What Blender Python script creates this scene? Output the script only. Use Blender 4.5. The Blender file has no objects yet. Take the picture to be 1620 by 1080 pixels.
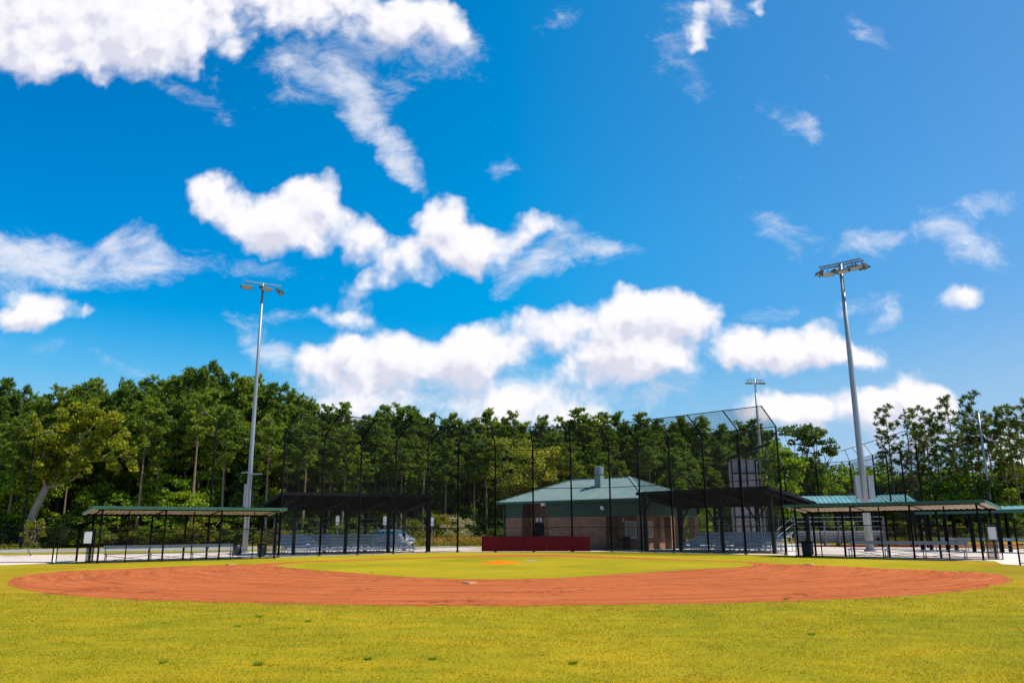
import bpy, bmesh, math, random
import numpy as np
from mathutils import Vector, Matrix
from mathutils.geometry import tessellate_polygon
R = math.radians
S = bpy.context.scene
# ------------------------------------------------------------------ camera
PITCH, ROLL, EYE, F = R(13.22), R(0.33), 1.75, 1260.0
fw = Vector((0, math.cos(PITCH), math.sin(PITCH)))
up0 = Vector((0, -math.sin(PITCH), math.cos(PITCH)))
rt0 = Vector((1, 0, 0))
rt = rt0 * math.cos(ROLL) - up0 * math.sin(ROLL) * -1 * -1
up = up0 * math.cos(ROLL) + rt0 * math.sin(ROLL)
cd = bpy.data.cameras.new('camera')
cam = bpy.data.objects.new('camera', cd)
S.collection.objects.link(cam)
cd.sensor_width = 36.0
cd.lens = 36.0 * F / 1620.0
cd.clip_start = 0.1
cd.clip_end = 3000
mw = Matrix((rt, up, -fw)).transposed().to_4x4()
mw.translation = Vector((0, 0, EYE))
cam.matrix_world = mw
S.camera = cam
S.view_settings.view_transform = 'Standard'
S.view_settings.look = 'None'
S.view_settings.exposure = 0.35
S.view_settings.gamma = 1.0
# ------------------------------------------------------------------ sun and sky
SUN_EL = R(56)
SUN_DIR = Vector((0.998 * math.cos(SUN_EL), -0.06 * math.cos(SUN_EL), math.sin(SUN_EL))).normalized()
SKY_STRENGTH = 0.1
sl = bpy.data.lights.new('sun', 'SUN')
sl.energy = 5.0
sl.angle = R(0.5)
sl.color = (1.0, 0.95, 0.86)
so = bpy.data.objects.new('sun', sl)
so.rotation_euler = SUN_DIR.to_track_quat('Z', 'Y').to_euler()
S.collection.objects.link(so)

def ray(px, py):
    """direction of the view ray through a point of the photograph (1620 x 1080)"""
    return fw + rt * ((px - 810) / F) + up * ((540 - py) / F)
def G(px, py, z=0.0):
    """the real place on the level z that is seen at that point of the photograph"""
    d = ray(px, py)
    t = (z - EYE) / d.z
    return Vector((d.x * t, d.y * t, z))
def D(px, py, Y):
    d = ray(px, py)
    t = Y / d.y
    return Vector((d.x * t, Y, EYE + d.z * t))

world = bpy.data.worlds.new('World')
S.world = world
world.use_nodes = True
wt = world.node_tree
wt.nodes.clear()

def build_world():
    N, L = wt.nodes, wt.links
    def nd(tree, t, **kw):
        n = tree.nodes.new(t)
        for k, v in kw.items(): setattr(n, k, v)
        return n
    # clouds live in direction space: u = x/|y|, v = z/|y|
    def uv(px, py):
        d = ray(px, py)
        return d.x / d.y, d.z / d.y
    NU, NV, V1, U1 = 100, 42, .86, .9          # control grid of the cloud cover over u in -U1..U1, v in 0..V1
    SC, OF = 3.2, 1.2                          # stored as (value + OF) / SC
    def blob_group(name, blobs, soft, grow):
        us = np.linspace(-U1, U1, NU)[None, :]; vs = (np.arange(NV) * V1 / (NV - 1))[:, None]
        acc = np.full((NV, NU), -.6)
        for (px, py, a, b, ang, w) in blobs:
            u0, v0 = uv(px, py)
            ca, sa = math.cos(R(ang)), math.sin(R(ang))
            ua, va = uv(px + a * ca * grow, py - a * sa * grow)
            ub, vb = uv(px - b * sa * grow, py - b * ca * grow)
            la = math.hypot(ua - u0, va - v0); lb = math.hypot(ub - u0, vb - v0)
            th = math.atan2(va - v0, ua - u0)
            x = (us - u0) * math.cos(th) + (vs - v0) * math.sin(th); y = -(us - u0) * math.sin(th) + (vs - v0) * math.cos(th)
            r2 = (x / la) ** 2 + (y / max(lb, .012)) ** 2
            f = w * (1.0 - r2)
            f = np.where(r2 > 1, w * (1 - r2) * .8, f)
            f = np.maximum(f, -.6)
            h = np.maximum(soft - np.abs(acc - f), 0) / soft
            acc = np.maximum(acc, f) + h * h * h * soft / 6
        g = bpy.data.node_groups.new(name, 'ShaderNodeTree')
        g.interface.new_socket('P', in_out='INPUT', socket_type='NodeSocketVector')
        g.interface.new_socket('D', in_out='OUTPUT', socket_type='NodeSocketFloat')
        gi, go = nd(g, 'NodeGroupInput'), nd(g, 'NodeGroupOutput')
        sp = nd(g, 'ShaderNodeSeparateXYZ'); g.links.new(gi.outputs[0], sp.inputs[0])
        def lin(sock, mul, add):
            n = nd(g, 'ShaderNodeMath', operation='MULTIPLY_ADD', use_clamp=True)
            g.links.new(sock, n.inputs[0]); n.inputs[1].default_value = mul; n.inputs[2].default_value = add
            return n.outputs[0]
        tu, tv = lin(sp.outputs[0], .5 / U1, .5), lin(sp.outputs[1], 1 / V1, 0.0)
        def curves(sock, chans):
            n = nd(g, 'ShaderNodeRGBCurve')
            g.links.new(sock, n.inputs['Color'])
            mpg = n.mapping; mpg.use_clip = False
            for ch, pts in enumerate(chans):
                c = mpg.curves[ch]
                c.points[0].location = pts[0]; c.points[1].location = pts[-1]
                for q in pts[1:-1]: c.points.new(*q)
                for q in c.points: q.handle_type = 'VECTOR'
            mpg.update()
            return n.outputs[0]
        def spline_w(t):
            t = abs(t)
            return (2 / 3 - t * t + t ** 3 / 2) if t < 1 else ((2 - t) ** 3 / 6 if t < 2 else 0.0)
        for ax, kk in ((0, .28), (1, .15)):          # the spline blurs: sharpen beforehand
            pad = np.take(acc, np.clip(np.arange(acc.shape[ax]) + 1, 0, acc.shape[ax] - 1), ax) + np.take(acc, np.clip(np.arange(acc.shape[ax]) - 1, 0, acc.shape[ax] - 1), ax)
            acc = acc + kk * (2 * acc - pad)
        st = np.clip((acc + OF) / SC, 0, 1)
        total = None
        for k in range(0, NV, 3):
            rows = curves(tu, [[(i / (NU - 1), float(st[k + c, i])) for i in range(NU)] for c in range(3)])
            wch = []
            for c in range(3):
                pts = [(0.0, spline_w(0 - (k + c)))]
                for q in range(-12, 13):
                    x = (k + c + q / 6) / (NV - 1)
                    if 1e-6 < x < 1 - 1e-6: pts.append((x, spline_w(q / 6)))
                pts.append((1.0, spline_w(NV - 1 - (k + c))))
                wch.append(pts)
            ws = curves(tv, wch)
            d = nd(g, 'ShaderNodeVectorMath', operation='DOT_PRODUCT')
            g.links.new(rows, d.inputs[0]); g.links.new(ws, d.inputs[1])
            if total is None: total = d.outputs['Value']
            else:
                ad = nd(g, 'ShaderNodeMath', operation='ADD'); g.links.new(total, ad.inputs[0]); g.links.new(d.outputs['Value'], ad.inputs[1]); total = ad.outputs[0]
        fin = nd(g, 'ShaderNodeMath', operation='MULTIPLY_ADD'); g.links.new(total, fin.inputs[0]); fin.inputs[1].default_value = SC; fin.inputs[2].default_value = -OF
        g.links.new(fin.outputs[0], go.inputs[0])
        return g
    CUM = [  # px, py, half length, half height, tilt, weight
        (100, 30, 230, 85, 4, 1.25), (290, 40, 180, 70, 12, 1.1), (60, 90, 120, 40, 5, .9), (420, 15, 160, 45, 0, .9), (610, 25, 130, 38, -8, .95),
        (700, 32, 60, 28, -30, .7), (250, 85, 90, 32, 5, .6), (345, 112, 20, 34, -65, .42), (740, 58, 24, 14, -50, .5),
        (350, 318, 62, 42, -25, 1.1), (435, 352, 92, 46, -15, 1.15), (500, 330, 60, 34, -20, .9), (570, 388, 74, 38, -20, 1.05), (525, 290, 24, 14, 0, .55),
        (615, 425, 105, 30, 25, .95), (700, 362, 50, 32, 20, .95), (750, 388, 85, 30, 8, 1.0), (660, 440, 46, 22, 10, .6), (848, 345, 28, 30, 40, .85), (880, 350, 24, 24, 30, .7), (825, 380, 40, 16, 45, .7),
        (45, 505, 62, 26, 5, .95), (75, 495, 22, 22, 0, .8), (128, 508, 22, 10, 25, .55), (20, 520, 40, 16, 0, .7),
        (555, 500, 68, 18, -12, .8), (510, 488, 22, 14, -20, .55),
        (550, 562, 66, 36, -5, 1.15), (535, 585, 56, 20, 0, 1.0), (640, 572, 80, 42, 0, 1.15), (740, 565, 80, 46, 8, 1.2), (680, 605, 170, 30, 0, .95), (800, 560, 60, 40, 0, 1.0),
        (880, 515, 90, 46, 20, 1.15), (1000, 492, 92, 42, 0, 1.25), (1080, 497, 82, 42, -8, 1.2), (960, 545, 140, 56, 0, 1.2), (900, 575, 120, 40, 5, 1.0), (1132, 508, 30, 18, -10, .75), (870, 462, 22, 12, -40, .5), (980, 600, 90, 24, 15, .8),
        (850, 642, 98, 40, 0, 1.15), (790, 655, 70, 30, 0, .9), (930, 655, 70, 28, -20, .85), (760, 630, 50, 20, 10, .6), (600, 630, 130, 20, 0, .55),
        (1195, 552, 56, 34, -8, 1.15), (1162, 576, 38, 14, 0, .95), (1245, 553, 60, 34, 0, 1.1), (1300, 550, 56, 33, 8, 1.15), (1368, 568, 40, 10, -12, .85), (1265, 574, 100, 8, 0, .85),
        (1290, 658, 76, 24, -4, 1.05), (1370, 646, 68, 28, 6, 1.15), (1455, 634, 58, 36, 6, 1.25), (1248, 664, 34, 12, 10, .85), (1340, 668, 150, 16, 0, .9), (1478, 640, 30, 26, 0, .8),
        (360, 592, 36, 12, 10, .8), (430, 565, 34, 16, -30, .6), (640, 650, 140, 30, -5, .6), (560, 655, 100, 22, 0, .55),
        (1105, 30, 34, 22, 40, .62), (1098, 66, 24, 20, -60, .6), (1150, 18, 18, 28, 20, .5), (1190, 12, 18, 18, -50, .55),
        (1530, 380, 30, 22, 20, .5), (1515, 475, 34, 10, 5, .5), (955, 398, 20, 14, 0, .48), (1405, 495, 24, 14, 30, .4), (1325, 500, 36, 10, 30, .42),
        (1400, 715, 120, 30, 0, .7), (1580, 700, 80, 40, 0, .6), (25, 620, 90, 22, 0, .2),
    ]
    WISP = [
        (60, 412, 160, 38, -8, .95), (180, 412, 150, 24, -3, .75), (205, 378, 44, 18, 5, .8), (30, 400, 60, 30, 0, .7), (330, 425, 130, 14, -5, .35), (20, 450, 34, 44, 10, .45),
        (560, 150, 95, 36, -52, .85), (620, 230, 90, 26, -56, .9), (655, 285, 40, 16, -72, .7), (500, 105, 80, 40, -10, .6), (480, 150, 50, 16, 10, .35),
        (690, 70, 80, 36, -20, .5), (300, 150, 60, 16, -30, .3), (612, 130, 34, 22, -10, .4), (600, 60, 110, 40, 0, .5),
        (1455, 362, 130, 8, 17, .5), (1345, 388, 50, 16, 8, .6), (1530, 385, 60, 34, -25, .6), (1500, 340, 90, 8, 20, .4),
        (1236, 364, 46, 20, -20, .36), (1255, 190, 44, 16, -30, .3), (1275, 200, 16, 26, 10, .35), (1330, 495, 46, 12, 35, .4), (1405, 495, 34, 24, 40, .5),
        (850, 410, 70, 26, 40, .75), (900, 400, 50, 18, 30, .6), (960, 400, 50, 14, 0, .6), (410, 500, 60, 14, -3, .42), (430, 560, 60, 28, -30, .7),
        (1040, 620, 100, 26, 30, .5), (930, 610, 130, 30, 12, .55), (700, 625, 180, 30, 0, .6), (560, 620, 120, 26, 0, .5), (960, 560, 60, 60, 20, .5),
        (1080, 110, 50, 22, -50, .3), (1120, 30, 70, 36, 30, .4), (1515, 475, 40, 12, 5, .4), (795, 260, 16, 22, -40, .35), (1380, 50, 40, 12, -30, .3),
        (120, 560, 140, 12, -8, .28), (880, 30, 30, 12, 20, .28), (1240, 490, 60, 12, 5, .26),
    ]
    gc, gw = blob_group('cumulus_field', CUM, .4, 1.3), blob_group('wisp_field', WISP, .3, 1.3)
    tc = nd(wt, 'ShaderNodeTexCoord')
    sx = nd(wt, 'ShaderNodeSeparateXYZ'); L.new(tc.outputs['Generated'], sx.inputs[0])
    def M(op, a, b=None, c=None, clamp=False):
        n = nd(wt, 'ShaderNodeMath', operation=op, use_clamp=clamp)
        for i, v in enumerate((a, b, c)):
            if v is None: continue
            if isinstance(v, (int, float)): n.inputs[i].default_value = v
            else: L.new(v, n.inputs[i])
        return n.outputs[0]
    ay = M('MAXIMUM', M('ABSOLUTE', sx.outputs[1]), 0.12)
    cv = nd(wt, 'ShaderNodeCombineXYZ')
    L.new(M('DIVIDE', sx.outputs[0], ay), cv.inputs[0]); L.new(M('DIVIDE', sx.outputs[2], ay), cv.inputs[1])
    P0 = cv.outputs[0]
    def VM(op, a, b):
        n = nd(wt, 'ShaderNodeVectorMath', operation=op)
        for i, v in enumerate((a, b)):
            if v is None: continue
            if isinstance(v, (tuple, list)): n.inputs[i].default_value = v
            else: L.new(v, n.inputs[i])
        return n.outputs[0]
    def noise(vec, scale, detail, rough=.55, dist=0., out='Fac', lac=2.0):
        n = nd(wt, 'ShaderNodeTexNoise', noise_dimensions='2D'); n.inputs['Scale'].default_value = scale
        n.inputs['Detail'].default_value = detail; n.inputs['Roughness'].default_value = rough
        n.inputs['Distortion'].default_value = dist; n.inputs['Lacunarity'].default_value = lac
        L.new(vec, n.inputs['Vector'])
        return n.outputs['Fac'] if out == 'Fac' else n.outputs['Color']
    # warp the coordinates
    w1 = VM('SCALE', VM('SUBTRACT', noise(P0, 7, 3, .55, 0, 'Color'), (.5, .5, .5)), None); w1.node.inputs['Scale'].default_value = .045
    w2 = VM('SCALE', VM('SUBTRACT', noise(P0, 26, 3, .6, 0, 'Color'), (.5, .5, .5)), None); w2.node.inputs['Scale'].default_value = .018
    P = VM('ADD', VM('ADD', P0, w1), w2)
    def density(off):
        q = VM('ADD', P, off); q0 = VM('ADD', P0, off)
        gn = nd(wt, 'ShaderNodeGroup'); gn.node_tree = gc; L.new(q, gn.inputs[0])
        n1 = noise(q0, 8, 6, .53, .1)
        # billows: cauliflower edges
        v = nd(wt, 'ShaderNodeTexVoronoi', feature='SMOOTH_F1', voronoi_dimensions='2D'); v.inputs['Scale'].default_value = 24
        v.inputs['Detail'].default_value = 2.0; v.inputs['Roughness'].default_value = .55; v.inputs['Smoothness'].default_value = .6
        L.new(q, v.inputs['Vector'])
        d = M('MULTIPLY_ADD', M('SUBTRACT', n1, .5), 2.0, gn.outputs[0])
        return M('MULTIPLY_ADD', M('SUBTRACT', .47, v.outputs['Distance']), .42, d)
    d0 = density((0, 0, 0)); d1 = density((.010, .022, 0))
    mr = nd(wt, 'ShaderNodeMapRange', interpolation_type='SMOOTHSTEP')
    L.new(d0, mr.inputs[0]); mr.inputs[1].default_value = .10; mr.inputs[2].default_value = .80
    a_c = mr.outputs[0]
    # wisps: streaky noise
    gn = nd(wt, 'ShaderNodeGroup'); gn.node_tree = gw; L.new(P, gn.inputs[0])
    mp = nd(wt, 'ShaderNodeMapping'); mp.inputs['Rotation'].default_value = (0, 0, R(-25)); mp.inputs['Scale'].default_value = (.8, 1.5, 1)
    L.new(VM('ADD', P0, w1), mp.inputs[0])
    nw = noise(mp.outputs[0], 18, 8, .7, .25)
    dw = M('MULTIPLY_ADD', M('SUBTRACT', nw, .5), 1.7, gn.outputs[0])
    mw_ = nd(wt, 'ShaderNodeMapRange', interpolation_type='SMOOTHSTEP')
    L.new(dw, mw_.inputs[0]); mw_.inputs[1].default_value = .02; mw_.inputs[2].default_value = 1.15; mw_.inputs[4].default_value = .74
    alpha = M('SUBTRACT', 1.0, M('MULTIPLY', M('SUBTRACT', 1.0, a_c), M('SUBTRACT', 1.0, mw_.outputs[0])))
    above = nd(wt, 'ShaderNodeMapRange'); L.new(sx.outputs[2], above.inputs[0]); above.inputs[1].default_value = .01; above.inputs[2].default_value = .05
    alpha = M('MULTIPLY', alpha, above.outputs[0])
    # light on the clouds: thinner towards the sun = lit, thicker = the grey underside
    sh = nd(wt, 'ShaderNodeMapRange', interpolation_type='SMOOTHSTEP')
    L.new(M('MULTIPLY_ADD', M('SUBTRACT', d0, d1), 1.0, M('MULTIPLY', d0, -.13)), sh.inputs[0]); sh.inputs[1].default_value = -.50; sh.inputs[2].default_value = .22
    cr = nd(wt, 'ShaderNodeValToRGB')
    cr.color_ramp.elements[0].color = (.70, .71, .83, 1); cr.color_ramp.elements[1].color = (.99, .97, 1.0, 1)
    e = cr.color_ramp.elements.new(.4); e.color = (.87, .87, .95, 1)
    L.new(sh.outputs[0], cr.inputs[0])
    sky = nd(wt, 'ShaderNodeTexSky', sky_type='NISHITA', sun_disc=False)
    sky.sun_elevation = SUN_EL; sky.sun_rotation = math.atan2(SUN_DIR.x, SUN_DIR.y)
    sky.altitude = 20; sky.air_density = 1.0; sky.dust_density = .6; sky.ozone_density = 2.0
    hs = nd(wt, 'ShaderNodeHueSaturation'); hs.inputs['Saturation'].default_value = SKY_SAT; hs.inputs['Value'].default_value = SKY_VAL
    L.new(sky.outputs[0], hs.inputs['Color'])
    tint = nd(wt, 'ShaderNodeMix', data_type='RGBA', blend_type='MULTIPLY'); tint.inputs['Factor'].default_value = 1
    L.new(hs.outputs[0], tint.inputs[6])
    # deeper blue on the side away from the sun
    az = nd(wt, 'ShaderNodeMapRange'); L.new(sx.outputs[0], az.inputs[0]); az.inputs[1].default_value = -.5; az.inputs[2].default_value = .55
    lo = nd(wt, 'ShaderNodeMapRange'); L.new(sx.outputs[2], lo.inputs[0]); lo.inputs[1].default_value = .34; lo.inputs[2].default_value = .04
    tr_ = nd(wt, 'ShaderNodeValToRGB'); L.new(M('MAXIMUM', az.outputs[0], M('MULTIPLY', lo.outputs[0], .85)), tr_.inputs[0])
    els = tr_.color_ramp.elements
    els[0].position = 0; els[0].color = SKY_STOPS[0]; els[1].position = 1; els[1].color = SKY_STOPS[3]
    for p_, c_ in ((.47, SKY_STOPS[1]), (.74, SKY_STOPS[2])): els.new(p_).color = c_
    k2 = nd(wt, 'ShaderNodeMix', data_type='RGBA', blend_type='MULTIPLY'); k2.inputs['Factor'].default_value = 1
    L.new(tr_.outputs[0], k2.inputs[6]); k2.inputs[7].default_value = (2, 2, 2, 1)
    k3 = nd(wt, 'ShaderNodeMix', data_type='RGBA', blend_type='MULTIPLY'); L.new(lo.outputs[0], k3.inputs['Factor'])
    L.new(k2.outputs[2], k3.inputs[6]); k3.inputs[7].default_value = (1.0, .70, .76, 1)
    L.new(k3.outputs[2], tint.inputs[7])
    b1, b2 = nd(wt, 'ShaderNodeBackground'), nd(wt, 'ShaderNodeBackground')
    hz = nd(wt, 'ShaderNodeMapRange', interpolation_type='SMOOTHSTEP'); L.new(sx.outputs[2], hz.inputs[0]); hz.inputs[1].default_value = .26; hz.inputs[2].default_value = .04
    hm = nd(wt, 'ShaderNodeMix', data_type='RGBA'); L.new(hz.outputs[0], hm.inputs['Factor']); L.new(tint.outputs[2], hm.inputs[6]); hm.inputs[7].default_value = (2.9, 4.6, 6.6, 1)
    L.new(hm.outputs[2], b1.inputs[0]); b1.inputs[1].default_value = SKY_STRENGTH
    L.new(cr.outputs[0], b2.inputs[0]); b2.inputs[1].default_value = .80
    mx = nd(wt, 'ShaderNodeMixShader')
    L.new(alpha, mx.inputs[0]); L.new(b1.outputs[0], mx.inputs[1]); L.new(b2.outputs[0], mx.inputs[2])
    out = nd(wt, 'ShaderNodeOutputWorld'); L.new(mx.outputs[0], out.inputs[0])
SKY_SAT, SKY_VAL = 1.25, 1.0
SKY_STOPS = [(0, .51, .68, 1), (0, .62, .72, 1), (.22, .59, .66, 1), (.38, .56, .60, 1)]   # half strength
build_world()

# ------------------------------------------------------------------ mesh helpers
class MB:
    """collects shapes and links them as ONE mesh object"""
    def __init__(s): s.v, s.f = [], []
    def add(s, vs, fs):
        n = len(s.v)
        s.v.extend([tuple(v) for v in vs]); s.f.extend([tuple(i + n for i in f) for f in fs]); return s
    def box(s, c, d, z=0.0, tilt=None):
        """box with centre c, size d, turned by z"""
        m = Matrix.Rotation(z, 3, 'Z')
        if tilt is not None: m = m @ tilt
        hx, hy, hz = d[0] / 2, d[1] / 2, d[2] / 2
        vs = [Vector(c) + m @ Vector((x, y, w)) for w in (-hz, hz) for (x, y) in ((-hx, -hy), (hx, -hy), (hx, hy), (-hx, hy))]
        return s.add(vs, [(3, 2, 1, 0), (4, 5, 6, 7), (0, 1, 5, 4), (1, 2, 6, 5), (2, 3, 7, 6), (3, 0, 4, 7)])
    def bar(s, a, b, w, h=None, n=None):
        """square bar from a to b (w across, h in the other direction), or a round tube with n sides"""
        a, b = Vector(a), Vector(b); d = (b - a).normalized()
        u = Vector((0, 0, 1)).cross(d)
        if u.length < 1e-4: u = Vector((1, 0, 0))
        u.normalize(); t = d.cross(u)
        if n is None:
            h = w if h is None else h
            o = [u * (-w / 2) + t * (-h / 2), u * (w / 2) + t * (-h / 2), u * (w / 2) + t * (h / 2), u * (-w / 2) + t * (h / 2)]; k = 4
        else:
            k = n; o = [(u * math.cos(2 * math.pi * i / n) + t * math.sin(2 * math.pi * i / n)) * (w / 2) for i in range(n)]
        h2 = 1.0 if (n is None or h is None) else h / w
        vs = [a + q for q in o] + [b + q * h2 for q in o]
        return s.add(vs, [tuple(range(k))[::-1], tuple(range(k, 2 * k))] + [(i, (i + 1) % k, k + (i + 1) % k, k + i) for i in range(k)])
    def tube(s, pts, rad, n=8):
        pts = [Vector(p) for p in pts]; rings = []
        for i, p in enumerate(pts):
            d = (pts[min(i + 1, len(pts) - 1)] - pts[max(i - 1, 0)]).normalized()
            u = (Vector((0, 0, 1)) if abs(d.z) < .9 else Vector((1, 0, 0))).cross(d).normalized(); t = d.cross(u)
            r = rad[i] if isinstance(rad, (list, tuple)) else rad
            rings.append([p + (u * math.cos(2 * math.pi * k / n) + t * math.sin(2 * math.pi * k / n)) * r for k in range(n)])
        vs = [q for r in rings for q in r]; fs = [tuple(range(n))[::-1], tuple(range((len(pts) - 1) * n, len(pts) * n))]
        for i in range(len(pts) - 1):
            for k in range(n): fs.append((i * n + k, i * n + (k + 1) % n, (i + 1) * n + (k + 1) % n, (i + 1) * n + k))
        return s.add(vs, fs)
    def prism(s, prof, a, b):
        """profile (list of 3d points) at a, swept by the vector b-a"""
        n = len(prof); a, b = Vector(a), Vector(b)
        vs = [Vector(p) + a for p in prof] + [Vector(p) + b for p in prof]
        return s.add(vs, [tuple(range(n))[::-1], tuple(range(n, 2 * n))] + [(i, (i + 1) % n, n + (i + 1) % n, n + i) for i in range(n)])
    def hexa(s, q, up):
        """quad q extruded by the vector up"""
        up = Vector(up); vs = [Vector(p) for p in q] + [Vector(p) + up for p in q]
        return s.add(vs, [(3, 2, 1, 0), (4, 5, 6, 7), (0, 1, 5, 4), (1, 2, 6, 5), (2, 3, 7, 6), (3, 0, 4, 7)])
    def mesh(s, name, mat, smooth=False):
        me = bpy.data.meshes.new(name); me.from_pydata(s.v, [], s.f)
        if mat: me.materials.append(mat)
        if smooth: me.polygons.foreach_set('use_smooth', [True] * len(me.polygons))
        bm = bmesh.new(); bm.from_mesh(me); bmesh.ops.recalc_face_normals(bm, faces=bm.faces); bm.to_mesh(me); bm.free()
        return me
    def build(s, name, mat, parent=None, loc=None, smooth=False):
        o = bpy.data.objects.new(name, s.mesh(name, mat, smooth)); S.collection.objects.link(o)
        if parent: o.parent = parent
        if loc is not None: o.location = loc
        return o

def tag(o, label=None, cat=None, group=None, kind=None):
    if label: o['label'] = label
    if cat: o['category'] = cat
    if group: o['group'] = group
    if kind: o['kind'] = kind
    return o
def empty(name, loc=(0, 0, 0), rz=0.0, label=None, cat=None, group=None):
    o = bpy.data.objects.new(name, None); S.collection.objects.link(o)
    o.location = loc; o.rotation_euler = (0, 0, rz); o.empty_display_size = .2
    return tag(o, label, cat, group)
def copy_tree(o, parent=None):
    kids = [c for c in bpy.data.objects if c.parent == o]
    c = o.copy(); S.collection.objects.link(c); c.parent = parent
    for k in kids: copy_tree(k, c)
    return c

def chain_link(mb, O, U, V, pitch=.06, w=.0042):
    """woven wire between O, O+U, O+U+V, O+V: diagonal wires in two directions, clipped to the panel"""
    O, U, V = Vector(O), Vector(U), Vector(V)
    L, H = U.length, V.length; u, v = U / L, V / H; nrm = u.cross(v)
    st = pitch * math.sqrt(2)
    for sgn in (1, -1):
        c = -H + st / 2 if sgn == 1 else st / 2
        end = L if sgn == 1 else L + H
        while c < end:
            # line x - sgn*y = c
            pts = []
            if sgn == 1:
                x0, y0 = (c, 0) if c >= 0 else (0, -c)
                x1, y1 = (c + H, H) if c + H <= L else (L, L - c)
            else:
                x0, y0 = (c, 0) if c <= L else (L, c - L)
                x1, y1 = (c - H, H) if c - H >= 0 else (0, c)
            a = O + u * x0 + v * y0 + nrm * (.002 * sgn); b = O + u * x1 + v * y1 + nrm * (.002 * sgn)
            d = (b - a)
            if d.length > .05:
                d.normalize(); t = nrm.cross(d)
                o = [t * (-w / 2) - nrm * (w * .3), t * (w / 2) - nrm * (w * .3), nrm * (w * .58)]
                mb.add([a + q for q in o] + [b + q for q in o], [(0, 1, 4, 3), (1, 2, 5, 4), (2, 0, 3, 5)])
            c += st
    return mb

# ------------------------------------------------------------------ materials
def mat(name, col, rough=.7, metal=0.0, spec=.4, coat=0.0):
    m = bpy.data.materials.new(name); m.use_nodes = True
    b = m.node_tree.nodes['Principled BSDF']
    b.inputs['Base Color'].default_value = (*col, 1); b.inputs['Roughness'].default_value = rough
    b.inputs['Metallic'].default_value = metal; b.inputs['Specular IOR Level'].default_value = spec
    b.inputs['Coat Weight'].default_value = coat
    return m
class NT:
    def __init__(s, m): s.t = m.node_tree; s.b = s.t.nodes['Principled BSDF']
    def n(s, t, **kw):
        x = s.t.nodes.new(t)
        for k, v in kw.items(): setattr(x, k, v)
        return x
    def l(s, a, b): s.t.links.new(a, b)
    def coord(s, kind='Object'):
        return s.n('ShaderNodeTexCoord').outputs[kind]
    def geo(s): return s.n('ShaderNodeNewGeometry').outputs['Position']
    def noise(s, vec, scale, detail=4, rough=.55, dist=0.0):
        x = s.n('ShaderNodeTexNoise'); x.inputs['Scale'].default_value = scale; x.inputs['Detail'].default_value = detail
        x.inputs['Roughness'].default_value = rough; x.inputs['Distortion'].default_value = dist; s.l(vec, x.inputs['Vector']); return x.outputs['Fac']
    def ramp(s, fac, stops, interp='LINEAR'):
        x = s.n('ShaderNodeValToRGB'); cr = x.color_ramp; cr.interpolation = interp
        while len(cr.elements) < len(stops): cr.elements.new(.5)
        for e, (p, c) in zip(cr.elements, stops):
            e.position = p; e.color = (*c, 1) if len(c) == 3 else c
        s.l(fac, x.inputs[0]); return x.outputs[0]
    def mix(s, fac, a, b, mode='MIX'):
        x = s.n('ShaderNodeMix', data_type='RGBA', blend_type=mode)
        for sock, v in ((x.inputs['Factor'], fac), (x.inputs[6], a), (x.inputs[7], b)):
            if isinstance(v, (int, float)): sock.default_value = v
            elif isinstance(v, tuple): sock.default_value = (*v, 1)
            else: s.l(v, sock)
        return x.outputs[2]
    def math(s, op, a, b=0.0, c=0.0):
        x = s.n('ShaderNodeMath', operation=op)
        for i, v in enumerate((a, b, c)):
            if isinstance(v, (int, float)): x.inputs[i].default_value = v
            else: s.l(v, x.inputs[i])
        return x.outputs[0]
    def scale(s, vec, sc, rot=(0, 0, 0)):
        x = s.n('ShaderNodeMapping'); x.inputs['Scale'].default_value = sc; x.inputs['Rotation'].default_value = rot; s.l(vec, x.inputs[0]); return x.outputs[0]
    def bump(s, h, strength=.3, dist=.02):
        x = s.n('ShaderNodeBump'); x.inputs['Strength'].default_value = strength; x.inputs['Distance'].default_value = dist
        s.l(h, x.inputs['Height']); s.l(x.outputs[0], s.b.inputs['Normal'])
    def col(s, c): s.l(c, s.b.inputs['Base Color'])

def varied(name, c1, c2, scale=3.0, rough=.7, metal=0.0, spec=.4, bump=0.0, stretch=(1, 1, 1)):
    m = mat(name, c1, rough, metal, spec); t = NT(m)
    p = t.scale(t.coord(), stretch)
    f = t.noise(p, scale, 6, .6)
    t.col(t.ramp(f, [(.3, c1), (.7, c2)]))
    if bump: t.bump(t.noise(p, scale * 6, 4), bump, .01)
    return m

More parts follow.
